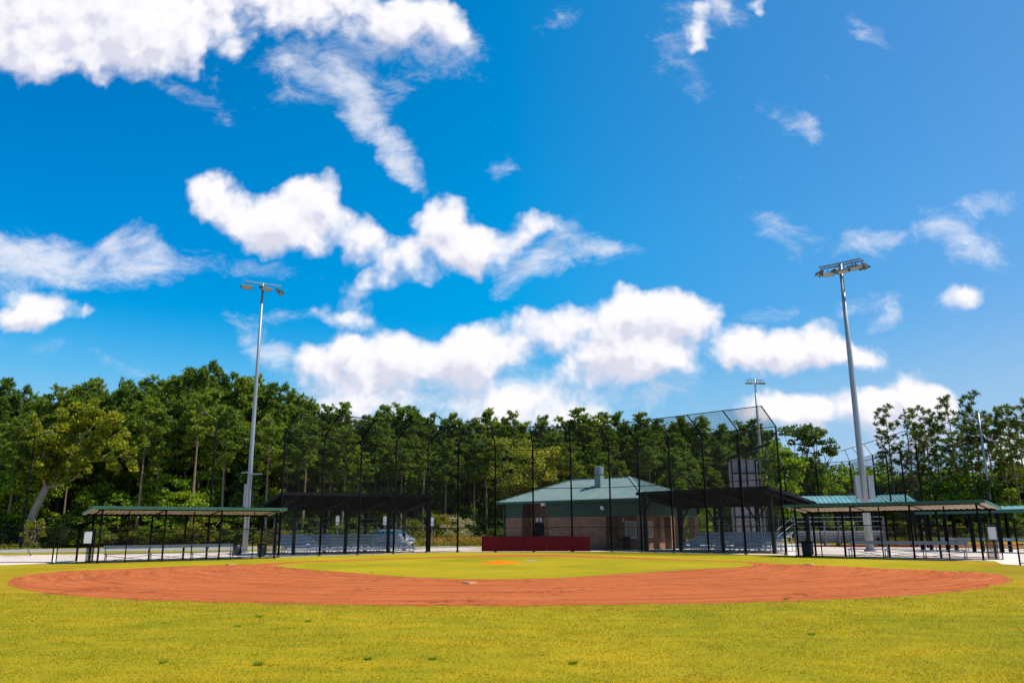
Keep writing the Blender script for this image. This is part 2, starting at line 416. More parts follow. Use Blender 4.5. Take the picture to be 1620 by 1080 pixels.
def grass_material(name, dry=.5):
    m = mat(name, (.2, .22, .02), 1.0, 0, 0.05); t = NT(m); P = t.geo()
    big = t.noise(P, .11, 5, .6, .3); mid = t.noise(t.scale(P, (.45, 1.3, 1)), .9, 6, .65, .4); fine = t.noise(P, 22, 4, .75); micro = t.noise(P, 95, 2, .7)
    c = t.ramp(big, [(.34, (.190, .195, .008)), (.5, (.285, .236, .009)), (.64, (.360, .265, .012))])
    c = t.mix(t.math('MULTIPLY', t.ramp(mid, [(.45, (0, 0, 0)), (.72, (1, 1, 1))]), .75), c, (.46, .275, .008))
    c = t.mix(t.math('MULTIPLY', t.ramp(t.noise(P, 1.7, 5, .7, .6), [(.60, (0, 0, 0)), (.74, (1, 1, 1))]), .62), c, (.42, .165, .008))
    c = t.mix(t.math('MULTIPLY', t.ramp(t.noise(P, .8, 5, .7, .5), [(.55, (0, 0, 0)), (.75, (1, 1, 1))]), .6), c, (.13, .165, .004))
    c = t.mix(1.0, c, t.ramp(fine, [(.3, (.62, .66, .55)), (.5, (1, 1, 1)), (.72, (1.35, 1.30, 1.35))]), 'MULTIPLY')
    c = t.mix(1.0, c, t.ramp(micro, [(.3, (.62, .66, .6)), (.5, (1, 1, 1)), (.7, (1.4, 1.36, 1.5))]), 'MULTIPLY')
    # soil worked into the turf along the rim of the infield
    sb = t.n('ShaderNodeVectorMath', operation='SUBTRACT'); t.l(P, sb.inputs[0]); sb.inputs[1].default_value = (-.2, 42.4, 0)
    ln = t.n('ShaderNodeVectorMath', operation='LENGTH'); t.l(sb.outputs[0], ln.inputs[0])
    rim = t.math('MULTIPLY', t.ramp(t.math('MULTIPLY', ln.outputs['Value'], .02), [(.40, (0, 0, 0)), (.44, (.75, .75, .75)), (.465, (.55, .55, .55)), (.50, (0, 0, 0))]), t.ramp(t.noise(P, 1.3, 5, .7), [(.35, (0, 0, 0)), (.65, (1, 1, 1))]))
    c = t.mix(rim, c, (.27, .13, .012))
    t.col(c); t.bump(t.math('ADD', t.math('MULTIPLY', fine, .5), micro), .55, .03)
    return m
def clay_material():
    m = mat('infield_clay', (.4, .14, .06), 1.0, 0, 0.05); t = NT(m); P = t.geo()
    # raked bands that run around the mound
    sub = t.n('ShaderNodeVectorMath', operation='SUBTRACT'); t.l(P, sub.inputs[0]); sub.inputs[1].default_value = (-.4, 42.5, 0)
    ln = t.n('ShaderNodeVectorMath', operation='LENGTH'); t.l(sub.outputs[0], ln.inputs[0])
    sp = t.n('ShaderNodeSeparateXYZ'); t.l(sub.outputs[0], sp.inputs[0])
    an = t.math('ARCTAN2', sp.outputs[1], sp.outputs[0])
    cb = t.n('ShaderNodeCombineXYZ'); t.l(t.math('MULTIPLY', ln.outputs['Value'], 1.0), cb.inputs[0]); t.l(t.math('MULTIPLY', an, 1.1), cb.inputs[1])
    rake = t.noise(cb.outputs[0], 2.0, 9, .8, .1)
    big = t.noise(P, .22, 4, .6)
    c = t.ramp(big, [(.3, (.34, .080, .022)), (.7, (.43, .108, .033))])
    c = t.mix(t.ramp(rake, [(.42, (0, 0, 0)), (.64, (1, 1, 1))]), c, (.46, .130, .042))
    c = t.mix(t.math('MULTIPLY', t.ramp(rake, [(.32, (1, 1, 1)), (.48, (0, 0, 0))]), .6), c, (.20, .038, .010))
    cb2 = t.n('ShaderNodeCombineXYZ'); t.l(ln.outputs['Value'], cb2.inputs[0]); t.l(t.math('MULTIPLY', an, .8), cb2.inputs[1])
    fr = t.noise(cb2.outputs[0], 8.0, 6, .75, 0)
    c = t.mix(1.0, c, t.ramp(fr, [(.36, (.74, .70, .66)), (.5, (1, 1, 1)), (.66, (1.20, 1.26, 1.34))]), 'MULTIPLY')
    pits = t.math('ADD', t.math('MULTIPLY', t.noise(P, 3.2, 5, .75, .3), .72), t.math('MULTIPLY', t.noise(P, .33, 3, .6), .32))
    c = t.mix(t.math('MULTIPLY', t.ramp(pits, [(.578, (0, 0, 0)), (.615, (1, 1, 1))]), .75), c, (.14, .030, .012))
    fine = t.noise(P, 30, 3, .7)
    c = t.mix(1.0, c, t.ramp(fine, [(.3, (.80, .78, .76)), (.7, (1.18, 1.2, 1.22))]), 'MULTIPLY')
    t.col(c); t.bump(t.math('ADD', t.math('MULTIPLY', pits, -1.0), t.math('MULTIPLY', fine, .2)), .9, .08)
    return m
def leaf_material(name, c1, c2, c3, trans=.45):
    m = bpy.data.materials.new(name); m.use_nodes = True; t = NT(m); nt = t.t
    P = t.geo(); oi = t.n('ShaderNodeObjectInfo')
    f = t.noise(P, 1.1, 3, .6); isl = t.n('ShaderNodeNewGeometry').outputs['Random Per Island']
    c = t.ramp(t.math('MULTIPLY_ADD', isl, .35, t.math('MULTIPLY_ADD', f, .75, -.05)), [(.25, c1), (.5, c2), (.78, c3)])
    rr = t.ramp(oi.outputs['Random'], [(0, (.72, .80, .8)), (.5, (1, 1, 1)), (1, (1.28, 1.14, .9))])
    c = t.mix(1.0, c, rr, 'MULTIPLY')
    t.b.inputs['Roughness'].default_value = .55; t.b.inputs['Specular IOR Level'].default_value = .25
    t.col(c)
    tr = t.n('ShaderNodeBsdfTranslucent'); t.l(t.mix(1.0, c, (1.5, 1.45, .5), 'MULTIPLY'), tr.inputs[0])
    mx = t.n('ShaderNodeMixShader'); mx.inputs[0].default_value = trans
    t.l(t.b.outputs[0], mx.inputs[1]); t.l(tr.outputs[0], mx.inputs[2]); t.l(mx.outputs[0], nt.nodes['Material Output'].inputs[0])
    return m
def concrete_material():
    m = mat('concrete', (.55, .5, .48), .9, 0, .2); t = NT(m); P = t.geo()
    c = t.ramp(t.noise(P, .5, 6, .65), [(.3, (.58, .47, .40)), (.7, (.72, .59, .50))])
    br = t.n('ShaderNodeTexBrick', offset=0.0); br.inputs['Scale'].default_value = 1; br.inputs['Brick Width'].default_value = 2.4; br.inputs['Row Height'].default_value = 2.4
    br.inputs['Mortar Size'].default_value = .012; br.inputs['Color1'].default_value = br.inputs['Color2'].default_value = (1, 1, 1, 1); br.inputs['Mortar'].default_value = (.55, .53, .5, 1)
    t.l(t.scale(P, (1, 1, 1), (0, 0, R(40))), br.inputs['Vector'])
    t.col(t.mix(1.0, c, br.outputs[0], 'MULTIPLY')); return m
def brick_material():
    m = mat('brick', (.2, .1, .07), .9, 0, .15); t = NT(m); P = t.coord('Object')
    br = t.n('ShaderNodeTexBrick'); br.inputs['Scale'].default_value = 1; br.inputs['Brick Width'].default_value = .40; br.inputs['Row Height'].default_value = .20
    br.inputs['Mortar Size'].default_value = .008; br.inputs['Color1'].default_value = (.27, .16, .105, 1); br.inputs['Color2'].default_value = (.20, .115, .075, 1); br.inputs['Mortar'].default_value = (.36, .28, .21, 1)
    sp = t.n('ShaderNodeSeparateXYZ'); t.l(P, sp.inputs[0]); cb = t.n('ShaderNodeCombineXYZ'); t.l(t.math('ADD', sp.outputs[0], sp.outputs[1]), cb.inputs[0]); t.l(sp.outputs[2], cb.inputs[1])
    t.l(cb.outputs[0], br.inputs['Vector'])
    band = t.n('ShaderNodeTexBrick', offset=0); 
    c = t.mix(1.0, br.outputs[0], t.ramp(t.noise(P, 1.4, 5), [(.3, (.8, .8, .8)), (.7, (1.2, 1.15, 1.1))]), 'MULTIPLY')
    t.col(c); t.bump(br.outputs['Fac'], -.3, .01); return m
def seam_roof(name, c1, c2, axis=0, rough=.38):
    """painted standing-seam metal: slight dust and fading; the seams are modelled"""
    m = mat(name, c1, rough, .15, .5); t = NT(m); P = t.coord('Object')
    t.col(t.ramp(t.noise(P, .7, 6, .6), [(.3, c1), (.7, c2)])); return m

M_ = dict(
    grass=grass_material('outfield_grass'), clay=clay_material(), concrete=concrete_material(), brick=brick_material(),
    mound=varied('mound_clay', (.70, .135, .004), (.80, .17, .008), 2.5, 1, 0, .05, .3),
    base=varied('worn_base', (.34, .17, .06), (.46, .26, .11), 6, .8),
    asphalt=varied('asphalt', (.27, .255, .25), (.36, .34, .33), 1.2, .95, 0, .1),
    black=varied('black_vinyl_coating', (.004, .004, .005), (.010, .010, .011), 3, .8, 0, .05),
    wire=mat('black_wire', (.016, .016, .017), .8, 0, .08),
    charcoal=varied('charcoal_paint', (.008, .009, .012), (.016, .018, .022), 2, .8, 0, .06),
    galv=varied('galvanised_steel', (.22, .25, .28), (.34, .37, .40), 1.5, .5, .4, .5, 0, (1, 1, .15)),
    galv_dark=varied('weathered_steel', (.09, .10, .11), (.16, .17, .19), 2, .6, .3),
    alu=varied('aluminium_plank', (.40, .45, .52), (.52, .57, .64), 4, .42, .5, .5),
    green=varied('green_paint', (.020, .085, .062), (.030, .11, .08), 1.5, .5),
    dgreen=varied('dark_green_panel', (.016, .055, .038), (.024, .07, .05), 1.5, .6),
    teal2=seam_roof('bright_teal_roof_metal', (.14, .30, .28), (.19, .36, .33)), teal=seam_roof('teal_roof_metal', (.21, .285, .25), (.28, .36, .32)),
    under=varied('roof_underside', (.50, .42, .35), (.60, .52, .44), 1.2, .7),
    blackroof=varied('black_roof_metal', (.006, .006, .008), (.012, .012, .014), 1, .8, 0, .06),
    red=varied('red_padding', (.14, .0025, .008), (.19, .004, .012), .8, .6, 0, .2),
    white=varied('white_paint', (.72, .72, .74), (.8, .8, .82), 2, .6),
    glass=mat('dark_glass', (.02, .03, .035), .12, 0, .6), lampglass=mat('lamp_glass', (.42, .42, .38), .3, 0, .5),
    window=varied('window_blind', (.30, .28, .24), (.40, .38, .33), 2, .4),
    bark=varied('pine_bark', (.13, .085, .06), (.26, .19, .145), 2.5, .95, 0, .1, .6, (3, 3, .6)),
    barkd=varied('grey_bark', (.085, .07, .055), (.19, .165, .14), 2.5, .95, 0, .1, .6, (2, 2, .7)),
    barklit=varied('sunlit_bark', (.20, .15, .115), (.36, .29, .235), 3, .95, 0, .1, .6, (2, 2, .7)),  # lighter copy of the grey bark, sunlight put into the colour
    bin=varied('bin_plastic', (.018, .022, .026), (.03, .034, .04), 2, .5),
    block=varied('grey_block', (.19, .18, .19), (.26, .25, .27), 1.5, .9),
    silver=mat('silver_car_paint', (.50, .51, .56), .28, .6, .5, .8), bluecar=mat('blue_grey_car_paint', (.07, .12, .18), .3, .5, .5, .8),
    tyre=mat('tyre_rubber', (.015, .015, .015), .9), carglass=mat('car_glass', (.02, .07, .09), .08, 0, .8),
    needle=leaf_material('pine_needles', (.026, .056, .010), (.110, .185, .020), (.32, .39, .040), .34),  # leaf tone varies at random; bright stop raised to imitate crown highlights
    needle2=leaf_material('sparse_pine_needles', (.028, .055, .014), (.095, .145, .026), (.24, .27, .045), .32),
    leaf=leaf_material('broad_leaves', (.040, .085, .008), (.135, .235, .012), (.34, .42, .022), .42),
    oakleaf=leaf_material('oak_leaves', (.045, .075, .007), (.15, .19, .010), (.40, .38, .018), .36),
    mossleaf=leaf_material('yellow_leaves', (.16, .17, .022), (.36, .36, .04), (.62, .54, .06), .35),
    duskleaf=leaf_material('shade_leaves', (.020, .040, .008), (.055, .098, .014), (.14, .20, .022), .32),  # darker leaf copy, paints the shade in the gaps of the wood
    bush=leaf_material('shrub_leaves', (0.083, 0.110, 0.010), (0.177, 0.185, 0.017), (0.319, 0.270, 0.032), .4),
    blossom=leaf_material('cream_blossom', (.30, .27, .16), (.45, .40, .26), (.62, .54, .42), .3),
    flower=leaf_material('bed_flowers', (.22, .16, .03), (.42, .20, .035), (.55, .25, .09), .3),
    blade=leaf_material('grass_blades', (.29, .26, .008), (.44, .338, .010), (.60, .43, .026), .35),
    weed=leaf_material('weed_leaves', (.09, .16, .006), (.16, .24, .008), (.26, .32, .02), .35),
)

# ------------------------------------------------------------------ ground
def sheet(name, pts, z, m, kind='structure', jag=0.0, step=.35, seed=1):
    """flat sheet with the outline pts (world xy); jag roughens the edge"""
    rnd = random.Random(seed); out = []
    n = len(pts)
    for i in range(n):
        a, b = Vector(pts[i][:2]), Vector(pts[(i + 1) % n][:2]); L = (b - a).length
        k = max(1, int(L / step)) if jag else 1
        nrm = Vector((b.y - a.y, a.x - b.x)) / max(L, 1e-6)
        for j in range(k):
            p = a.lerp(b, j / k)
            if jag: p = p + nrm * rnd.gauss(0, jag) * (1 + 1.5 * (rnd.random() < .08))
            out.append(Vector((p.x, p.y, z)))
    tri = tessellate_polygon([out])
    me = bpy.data.meshes.new(name); me.from_pydata([tuple(v) for v in out], [], [tuple(t) for t in tri]); me.materials.append(m)
    bm = bmesh.new(); bm.from_mesh(me)
    for f in bm.faces:
        if f.normal.z < 0: f.normal_flip()
    bm.to_mesh(me); bm.free()
    o = bpy.data.objects.new(name, me); S.collection.objects.link(o); o['kind'] = kind
    return o
def smooth_poly(px, it=2):
    P = [Vector(G(*q)[:2]) for q in px]
    for _ in range(it):
        P = [q for i in range(len(P)) for q in (P[i] * .75 + P[(i + 1) % len(P)] * .25, P[i] * .25 + P[(i + 1) % len(P)] * .75)]
    return P
sheet('field_grass', [(-900, -60), (900, -60), (900, 1500), (-900, 1500)], 0, M_['grass'])
dirt = [(10, 921.7), (20, 915), (50, 908), (87, 904), (133, 901), (200, 899), (260, 896), (310, 894.7), (350, 892.9), (400, 892), (433, 889.6), (520, 886), (640, 882), (753, 878.7),
        (767, 877.3), (840, 876.6), (907, 877.6), (990, 881.2), (1080, 884.2), (1180, 888), (1210, 890.5), (1277, 892.9), (1347, 896), (1413, 899.3), (1513, 902.7), (1563, 905.3), (1593, 910.7), (1600, 918), (1580, 925),
        (1530, 933.3), (1457, 940.7), (1380, 945.3), (1280, 949.3), (1180, 952.3), (1080, 954), (1007, 955.6), (900, 957.5), (773, 958.3), (640, 957.3), (540, 956.5), (400, 953.3), (300, 951), (200, 947.7), (100, 940.7), (50, 935), (20, 928.3)]
inner = [(427, 894.6), (467, 889.8), (540, 887.4), (640, 883.7), (753, 880.9), (770, 880.9), (840, 879.7), (907, 880.7), (990, 883.4), (1080, 886), (1130, 887.4), (1180, 889.8), (1200, 893.5), (1163, 897.2),
         (1080, 901), (973, 907.7), (907, 912.7), (840, 915.3), (757, 915.9), (683, 914.7), (607, 910), (540, 904.2), (467, 899)]
sheet('infield_dirt', smooth_poly(dirt, 1), .004, M_['clay'], jag=.08, step=.3, seed=3)
sheet('infield_grass', smooth_poly(inner, 1), .008, M_['grass'], jag=.035, step=.3, seed=4)
# concrete apron behind the fences, road and verge beyond it
apron = [G(-160, 893), G(0, 893.5), G(40, 892.2), G(82, 891), G(155, 888.8)] + [Vector((-19.5, 51.6, 0)), Vector((-15.4, 54.45, 0)), Vector((-4.4, 65.05, 0)), Vector((7.6, 63.45, 0)), Vector((17.5, 53.0, 0)), Vector((20.6, 47.3, 0)), Vector((24.6, 42.2, 0)), G(1585, 891.8), G(1620, 894), G(1800, 899)]
apron += [Vector((70, 45, 0)), Vector((62, 62, 0)), Vector((38, 66, 0)), Vector((30, 92, 0)), Vector((8, 96, 0)), Vector((-3, 82, 0)), Vector((-14, 73, 0)), Vector((-26, 67, 0)), Vector((-45, 61, 0)), Vector((-90, 50, 0))]
sheet('concrete_path', [(p.x, p.y) for p in apron], .004, M_['concrete'])
sheet('parking_road', [(-140, 62), (-45, 70), (-16, 79), (-4, 83), (-3.5, 91), (-16, 94), (-45, 84), (-140, 78)], .005, M_['asphalt'])
sheet('forest_floor', [(-400, 101), (-40, 100), (10, 108), (45, 112), (90, 108), (400, 100), (400, 900), (-400, 900)], .004, varied('leaf_litter', (.035, .035, .018), (.06, .055, .025), .6, 1, 0, 0))
clay2 = G(1520, 862)
sheet('second_infield_dirt', [(clay2.x + 12 * math.cos(a) * 1.3, clay2.y + 7 * math.sin(a)) for a in np.linspace(0, 2 * math.pi, 28)[:-1]], .008, M_['clay'])

# low clay mound
mb = MB(); mc = G(791, 890.3); rings = 7; seg = 36; vs = []; fs = []
rnd = random.Random(2)
for i in range(rings + 1):
    r = i / rings
    for k in range(seg):
        a = 2 * math.pi * k / seg
        vs.append((mc.x + r * 1.05 * math.cos(a) * (1 + .03 * rnd.random()), mc.y + r * 1.5 * math.sin(a), .012 + .13 * (math.cos(r * math.pi) * .5 + .5)))
for i in range(rings):
    for k in range(seg): fs.append((i * seg + k, i * seg + (k + 1) % seg, (i + 1) * seg + (k + 1) % seg, (i + 1) * seg + k))
mb.add(vs, fs)
tag(mb.build('pitching_mound', M_['mound'], smooth=True), 'low mound of bright orange clay in the middle of the infield grass', 'mound')
tag(MB().box((.98, 45.5, .03), (.6, .15, .04)).build('pitching_plate', M_['white']), 'small white plate lying in the grass beside the orange mound', 'plate')

def base_plate(px, py, label):
    p = G(px, py); mb = MB(); n = .19
    mb.add([(p.x + x * n, p.y + y * n, z) for (x, y, z) in [(-1.08, 0, .01), (0, -1.08, .01), (1.08, 0, .01), (0, 1.08, .01), (-.95, 0, .05), (0, -.95, .05), (.95, 0, .05), (0, .95, .05)]] + [(p.x, p.y, .058)],
           [(0, 1, 5, 4), (1, 2, 6, 5), (2, 3, 7, 6), (3, 0, 4, 7), (4, 5, 8), (5, 6, 8), (6, 7, 8), (7, 4, 8)])
    mb.v = [(p.x + (x - p.x) * 1.35, p.y + (y - p.y) * 1.35, z) for x, y, z in mb.v]
    tag(mb.build('base_plate', M_['base']), label, 'base', 'bases on the infield dirt')
base_plate(743, 922.6, 'dusty tan base on the dirt nearest the outfield grass, in front of the mound')
base_plate(365, 893.2, 'dusty tan base at the dirt edge before the left dugout')
base_plate(1280, 893.2, 'dusty tan base at the dirt edge before the right dugout')

# ------------------------------------------------------------------ backstop
BH, TIPZ = 8.3, 9.5
A0, A1, A2, A3 = Vector((-15.5, 54.35, 0)), Vector((-4.4, 65.0, 0)), Vector((7.6, 63.4, 0)), Vector((17.6, 53.15, 0))
UP = Vector((0, 0, 1))
def lerp(a, b, t): return a + (b - a) * t
stations = [(lerp(A0, A1, i / 5), (A1 - A0)) for i in range(5)] + [(lerp(A1, A2, i / 4), (A2 - A1)) for i in range(4)] + [(lerp(A2, A3, i / 5), (A3 - A2)) for i in range(6)]
def inward(d):
    d = d.normalized(); return Vector((d.y, -d.x, 0))
normals = []
for i, (p, d) in enumerate(stations):
    nv = inward(d)
    if i == 5: nv = (inward(A1 - A0) + inward(A2 - A1)).normalized()
    if i == 9: nv = (inward(A2 - A1) + inward(A3 - A2)).normalized()
    normals.append(nv)
bs = empty('backstop', (1.6, 64.2, 0), 0, 'tall black chain link backstop with overhanging top behind home plate', 'backstop')
bsL = Vector((1.6, 64.2, 0))
OVER = 1.75
for (p, d), nv in zip(stations, normals):
    q = p - bsL
    po = MB().tube([q, q + UP * 4, q + UP * BH], [.075, .07, .062], 10).build('post', M_['black'], bs, smooth=True)
    MB().tube([q + UP * BH, q + UP * (TIPZ) + nv * OVER], .042, 8).build('arm', M_['black'], po)
    MB().tube([q, q + UP * .12], .12, 10).build('footing', M_['galv_dark'], po)
for z, r, off in ((.08, .022, 0), (1.83, .024, 0), (4.85, .028, 0), (BH - .42, .026, 0), (BH - .02, .028, 0)):
    m_ = MB()
    for a, b in zip(stations[:-1], stations[1:]): m_.tube([a[0] - bsL + UP * z, b[0] - bsL + UP * z], r, 6)
    m_.build('rail', M_['black'], bs)
m_ = MB()
for i in range(len(stations) - 1):
    a = stations[i][0] - bsL + UP * TIPZ + normals[i] * OVER; b = stations[i + 1][0] - bsL + UP * TIPZ + normals[i + 1] * OVER
    m_.tube([a, b], .03, 6)
m_.build('top_rail', M_['black'], bs)
for a, b in ((A0, A1), (A1, A2), (A2, A3)):
    nv = inward(b - a)
    m_ = MB(); chain_link(m_, a - bsL + UP * .05 + nv * .05, b - a, UP * (BH - .05), .052, .0075); m_.build('chain_link', M_['wire'], bs)
m_ = MB()
for a, b, c0, c1 in ((A0, A1, 0, 5), (A1, A2, 5, 9), (A2, A3, 9, 14)):
    a0 = a - bsL + UP * BH; n0 = normals[c0]; n1 = normals[c1]; nv = inward(b - a)
    V = nv * OVER + UP * (TIPZ - BH)
    chain_link(m_, a0, b - a, V, .052, .0075)
m_.build('overhang_mesh', M_['wire'], bs)
# red padded panels hung on the lower fence
d12 = (A2 - A1).normalized(); nv = inward(A2 - A1)
pad0 = G(759, 873.4); pad1 = G(931, 873.0)
t0 = (Vector(pad0) - A1).dot(d12) - 0.1; t1 = (Vector(pad1) - A1).dot(d12) + .1
def on12(t): return A1 + d12 * t
pe = empty('backstop_padding', on12((t0 + t1) / 2) + nv * .2, math.atan2(d12.y, d12.x), 'long dark red padded panels along the foot of the backstop', 'padding')
npan = 5; Wd = (t1 - t0) / npan
for i in range(npan):
    x0 = -(t1 - t0) / 2 + i * Wd + .012; x1 = x0 + Wd - .024
    prof = [(0, .09, .04), (0, -.07, .04), (0, -.10, .08), (0, -.11, .5), (0, -.10, 1.12), (0, -.06, 1.18), (0, .06, 1.19), (0, .09, 1.15)]
    MB().prism(prof, (x0, 0, 0), (x1, 0, 0)).build('pad', M_['red'], pe)

# ------------------------------------------------------------------ dugouts
def frame(a, b):
    """unit vectors along the front and towards the back (away from the field)"""
    d = (Vector(b) - Vector(a)); d.z = 0; L = d.length; u = d / L
    return u, Vector((-u.y, u.x, 0)), L
def dugout(FL, FR, zf, zb, depth, fronts, backs, mids, label, gate_at, seed):
    u, bk, L = frame(FL, FR); FL = Vector(FL); ang = math.atan2(u.y, u.x)
    e = empty('dugout', FL, ang, label, 'dugout', 'dugouts beside the backstop')
    X, Y, Z = Vector((1, 0, 0)), Vector((0, 1, 0)), UP
    # roof: one corrugated sheet with real folds, green trim
    ov = .35
    n = int((L + 2 * ov) / .3); xs = [-ov + (L + 2 * ov) * i / n for i in range(n + 1)]
    top = MB()
    for k, x in enumerate(xs[:-1]):
        w = xs[1] - xs[0]
        for (a, b_, h, th) in ((x, x + w * .6, -.03, .085), (x + w * .6, x + w, .035, .022)):
            top.hexa([(a, -ov, zf + h), (b_, -ov, zf + h), (b_, depth, zb + h), (a, depth, zb + h)], (0, 0, th))
    r = top.build('roof', M_['under'], e)
    tp = MB().hexa([(-ov, -ov, zf + .062), (L + ov, -ov, zf + .062), (L + ov, depth, zb + .062), (-ov, depth, zb + .062)], (0, 0, .006))
    tp.build('roof_skin', M_['green'], r)
    fa = MB().box((L / 2, -ov - .018, zf + .02), (L + 2 * ov + .07, .03, .17))
    for x in (-ov - .018, L + ov + .018):
        fa.hexa([(x - .015, -ov, zf - .06), (x + .015, -ov, zf - .06), (x + .015, depth, zb - .06), (x - .015, depth, zb - .06)], (0, 0, .15))
    fa.build('fascia', M_['green'], r)
    be = MB()
    be.box((L / 2, depth - .25, zb - .03), (L + .3, .1, .14)).box((L / 2, .0, zf - .07), (L + .1, .06, .1))
    for t in fronts:
        x = t * L; be.hexa([(x - .025, -.1, zf - .08), (x + .025, -.1, zf - .08), (x + .025, depth - .1, zb - .08), (x - .025, depth - .1, zb - .08)], (0, 0, .07))
    be.build('roof_beam', M_['black'], e)
    for t in fronts: MB().box((t * L, 0, zf / 2 - .06), (.085, .085, zf - .12)).build('post', M_['black'], e)
    for t in mids: MB().tube([(t * L, 0, 0), (t * L, 0, zf - .15)], .035, 8).build('fence_post', M_['black'], e)
    for t in backs: MB().box((t * L, depth - .25, zb / 2 - .04), (.10, .10, zb - .1)).build('post', M_['black'], e)
    for z in (.07, 1.83):
        MB().bar((0, 0, z), (L, 0, z), .05, n=6).build('rail', M_['black'], e)
        MB().bar((0, depth - .25, z), (L, depth - .25, z), .045, n=6).build('rail', M_['black'], e)
    for x in (0, L): MB().bar((x, 0, 1.83), (x, depth - .25, 1.83), .05, n=6).build('rail', M_['black'], e)
    c = MB(); chain_link(c, (0, .04, .04), (L, 0, 0), (0, 0, 1.78), .052, .0065); c.build('chain_link', M_['wire'], e)
    for x in (0, L):
        c = MB(); chain_link(c, (x, .04, .04), (0, depth - .3, 0), (0, 0, 1.78), .052, .0065); c.build('end_mesh', M_['wire'], e)
    return e, u, bk, L
def team_bench(FL, u, bk, x0, x1, y, label):
    """aluminium bench with a raised back plank and crossed steel legs"""
    L = x1 - x0; ang = math.atan2(u.y, u.x)
    e = empty('team_bench', Vector(FL) + u * x0 + bk * y, ang, label, 'bench', 'team benches in the dugouts')
    MB().box((L / 2, 0, .455), (L, .27, .045)).build('seat', M_['alu'], e)
    MB().box((L / 2, .27, .84), (L, .045, .19)).build('backrest', M_['alu'], e)
    n = max(3, int(L / 1.9))
    for i in range(n + 1):
        x = .12 + (L - .24) * i / n
        lg = MB().bar((x, -.13, 0), (x, -.13, .43), .045).bar((x, .27, 0), (x, .27, .9), .045).bar((x, -.15, .41), (x, .27, .41), .04)
        lg.build('leg', M_['galv'], e)
    br = MB()
    for i in range(n):
        xa = .12 + (L - .24) * i / n; xb = .12 + (L - .24) * (i + 1) / n
        br.bar((xa, .1, .06), (xb, .1, .36), .025).bar((xa, .13, .36), (xb, .13, .06), .025)
    br.build('brace', M_['galv_dark'], e)
def trash_can(p, label, r=.3, h=.85):
    e = empty('trash_can', p, 0, label, 'trash can', 'trash cans by the dugouts')
    MB().tube([(0, 0, 0), (0, 0, .05), (0, 0, h * .5), (0, 0, h * .93)], [r * .82, r * .86, r * .93, r], 20).build('can', M_['bin'], e, smooth=True)
    MB().tube([(0, 0, h * .93), (0, 0, h)], [r * 1.06, r * 1.06], 20).build('rim', M_['black'], e)
    MB().tube([(0, 0, .1), (0, 0, h * .9)], [r * .3, r * .3], 6).build('handle', M_['black'], e).location = (r * .88, 0, 0)
LD0, LD1 = Vector((-23.3, 45.75, 0)), Vector((-14.95, 52.05, 0))
eL, uL, bL, LL = dugout(LD0, LD1, 3.02, 2.72, 2.7, [0.02, .345, .655, .985], [.02, .33, .52, .655, .985], [.155, .5, .85], 'long open left dugout with low green roof, chain link front and silver bench', 0, 1)
RD0, RD1 = Vector((17.25, 50.4, 0)), Vector((24.75, 43.15, 0))
eR, uR, bR, LR = dugout(RD0, RD1, 3.0, 2.68, 2.7, [0.02, .345, .66, .985], [.02, .2, .45, .72, .985], [.16, .5, .83], 'long open right dugout with low green roof, chain link front and silver bench', 0, 2)
team_bench(LD0, uL, bL, .8, LL - 2.2, 1.55, 'long silver bench with back plank inside the left dugout')
team_bench(RD0, uR, bR, 2.6, LR - 1.3, 1.55, 'long silver bench with back plank inside the right dugout')
trash_can(G(412.5, 880.0) + Vector((-.15, .55, 0)), 'dark trash can in front of the left bleachers, right of its twin')
trash_can(G(370, 878.6) + Vector((0, .5, 0)), 'black trash can at the right end of the left dugout bench')
trash_can(G(1281, 880.3) + Vector((.2, .9, 0)), 'dark blue grey trash can at the left end of the right dugout', .33, .9)

# gates and side fences
def mesh_fence(name, P, h, label, cat, midrail=True, group=None):
    """chain-link fence through the ground points P"""
    o0 = Vector(P[0]); e = empty(name, o0, 0, label, cat, group); c = MB(); rl = MB()
    for a, b in zip(P[:-1], P[1:]):
        a, b = Vector(a) - o0, Vector(b) - o0; n = max(1, round((b - a).length / 3.0))
        chain_link(c, a + UP * .04, b - a, UP * (h - .06), .052, .005)
        for z in (h, .08) + ((h * .5,) if midrail else ()): rl.bar(a + UP * z, b + UP * z, .045, n=6)
        for i in range(n + 1):
            if i == 0 and a.length > .01: continue
            q = lerp(a, b, i / n); MB().tube([q, q + UP * (h + .08)], [.04, .04], 8).build('post', M_['black'], e)
    c.build('chain_link', M_['wire'], e); rl.build('rail', M_['black'], e)
    return e
gA = G(82, 891.2)
mesh_fence('side_fence', [gA, gA + Vector((-6.5, .6, 0)), gA + Vector((-16, 3.2, 0))], 1.86, 'black chain link fence at the left edge of the field, young tree behind it', 'fence')
def gate_leaf(p, d, w, h, label, placard=False):
    p = Vector(p); d = Vector(d).normalized(); e = empty('gate_leaf', p, math.atan2(d.y, d.x), label, 'gate', 'chain link gates')
    f = MB().bar((0, 0, .08), (0, 0, h), .06, n=6).bar((w, 0, .08), (w, 0, h), .06, n=6).bar((0, 0, h), (w, 0, h), .05, n=6).bar((0, 0, .08), (w, 0, .08), .05, n=6).bar((0, 0, h * .5), (w, 0, h * .5), .04, n=6)
    f.build('frame', M_['black'], e)
    c = MB(); chain_link(c, (0, 0, .1), (w, 0, 0), (0, 0, h - .12), .052, .0065); c.build('chain_link', M_['wire'], e)
    return e
gate_leaf(G(88, 891), (.35, 1.6, 0), 1.5, 1.95, 'open chain link gate leaf at the end of the left side fence')
gl = D(127, 838, 45.6).xy.to_3d()
gate_leaf(gl, (LD0 - gl), (LD0 - gl).length - .05, 1.9, 'narrow chain link panel with white placard left of the left dugout')
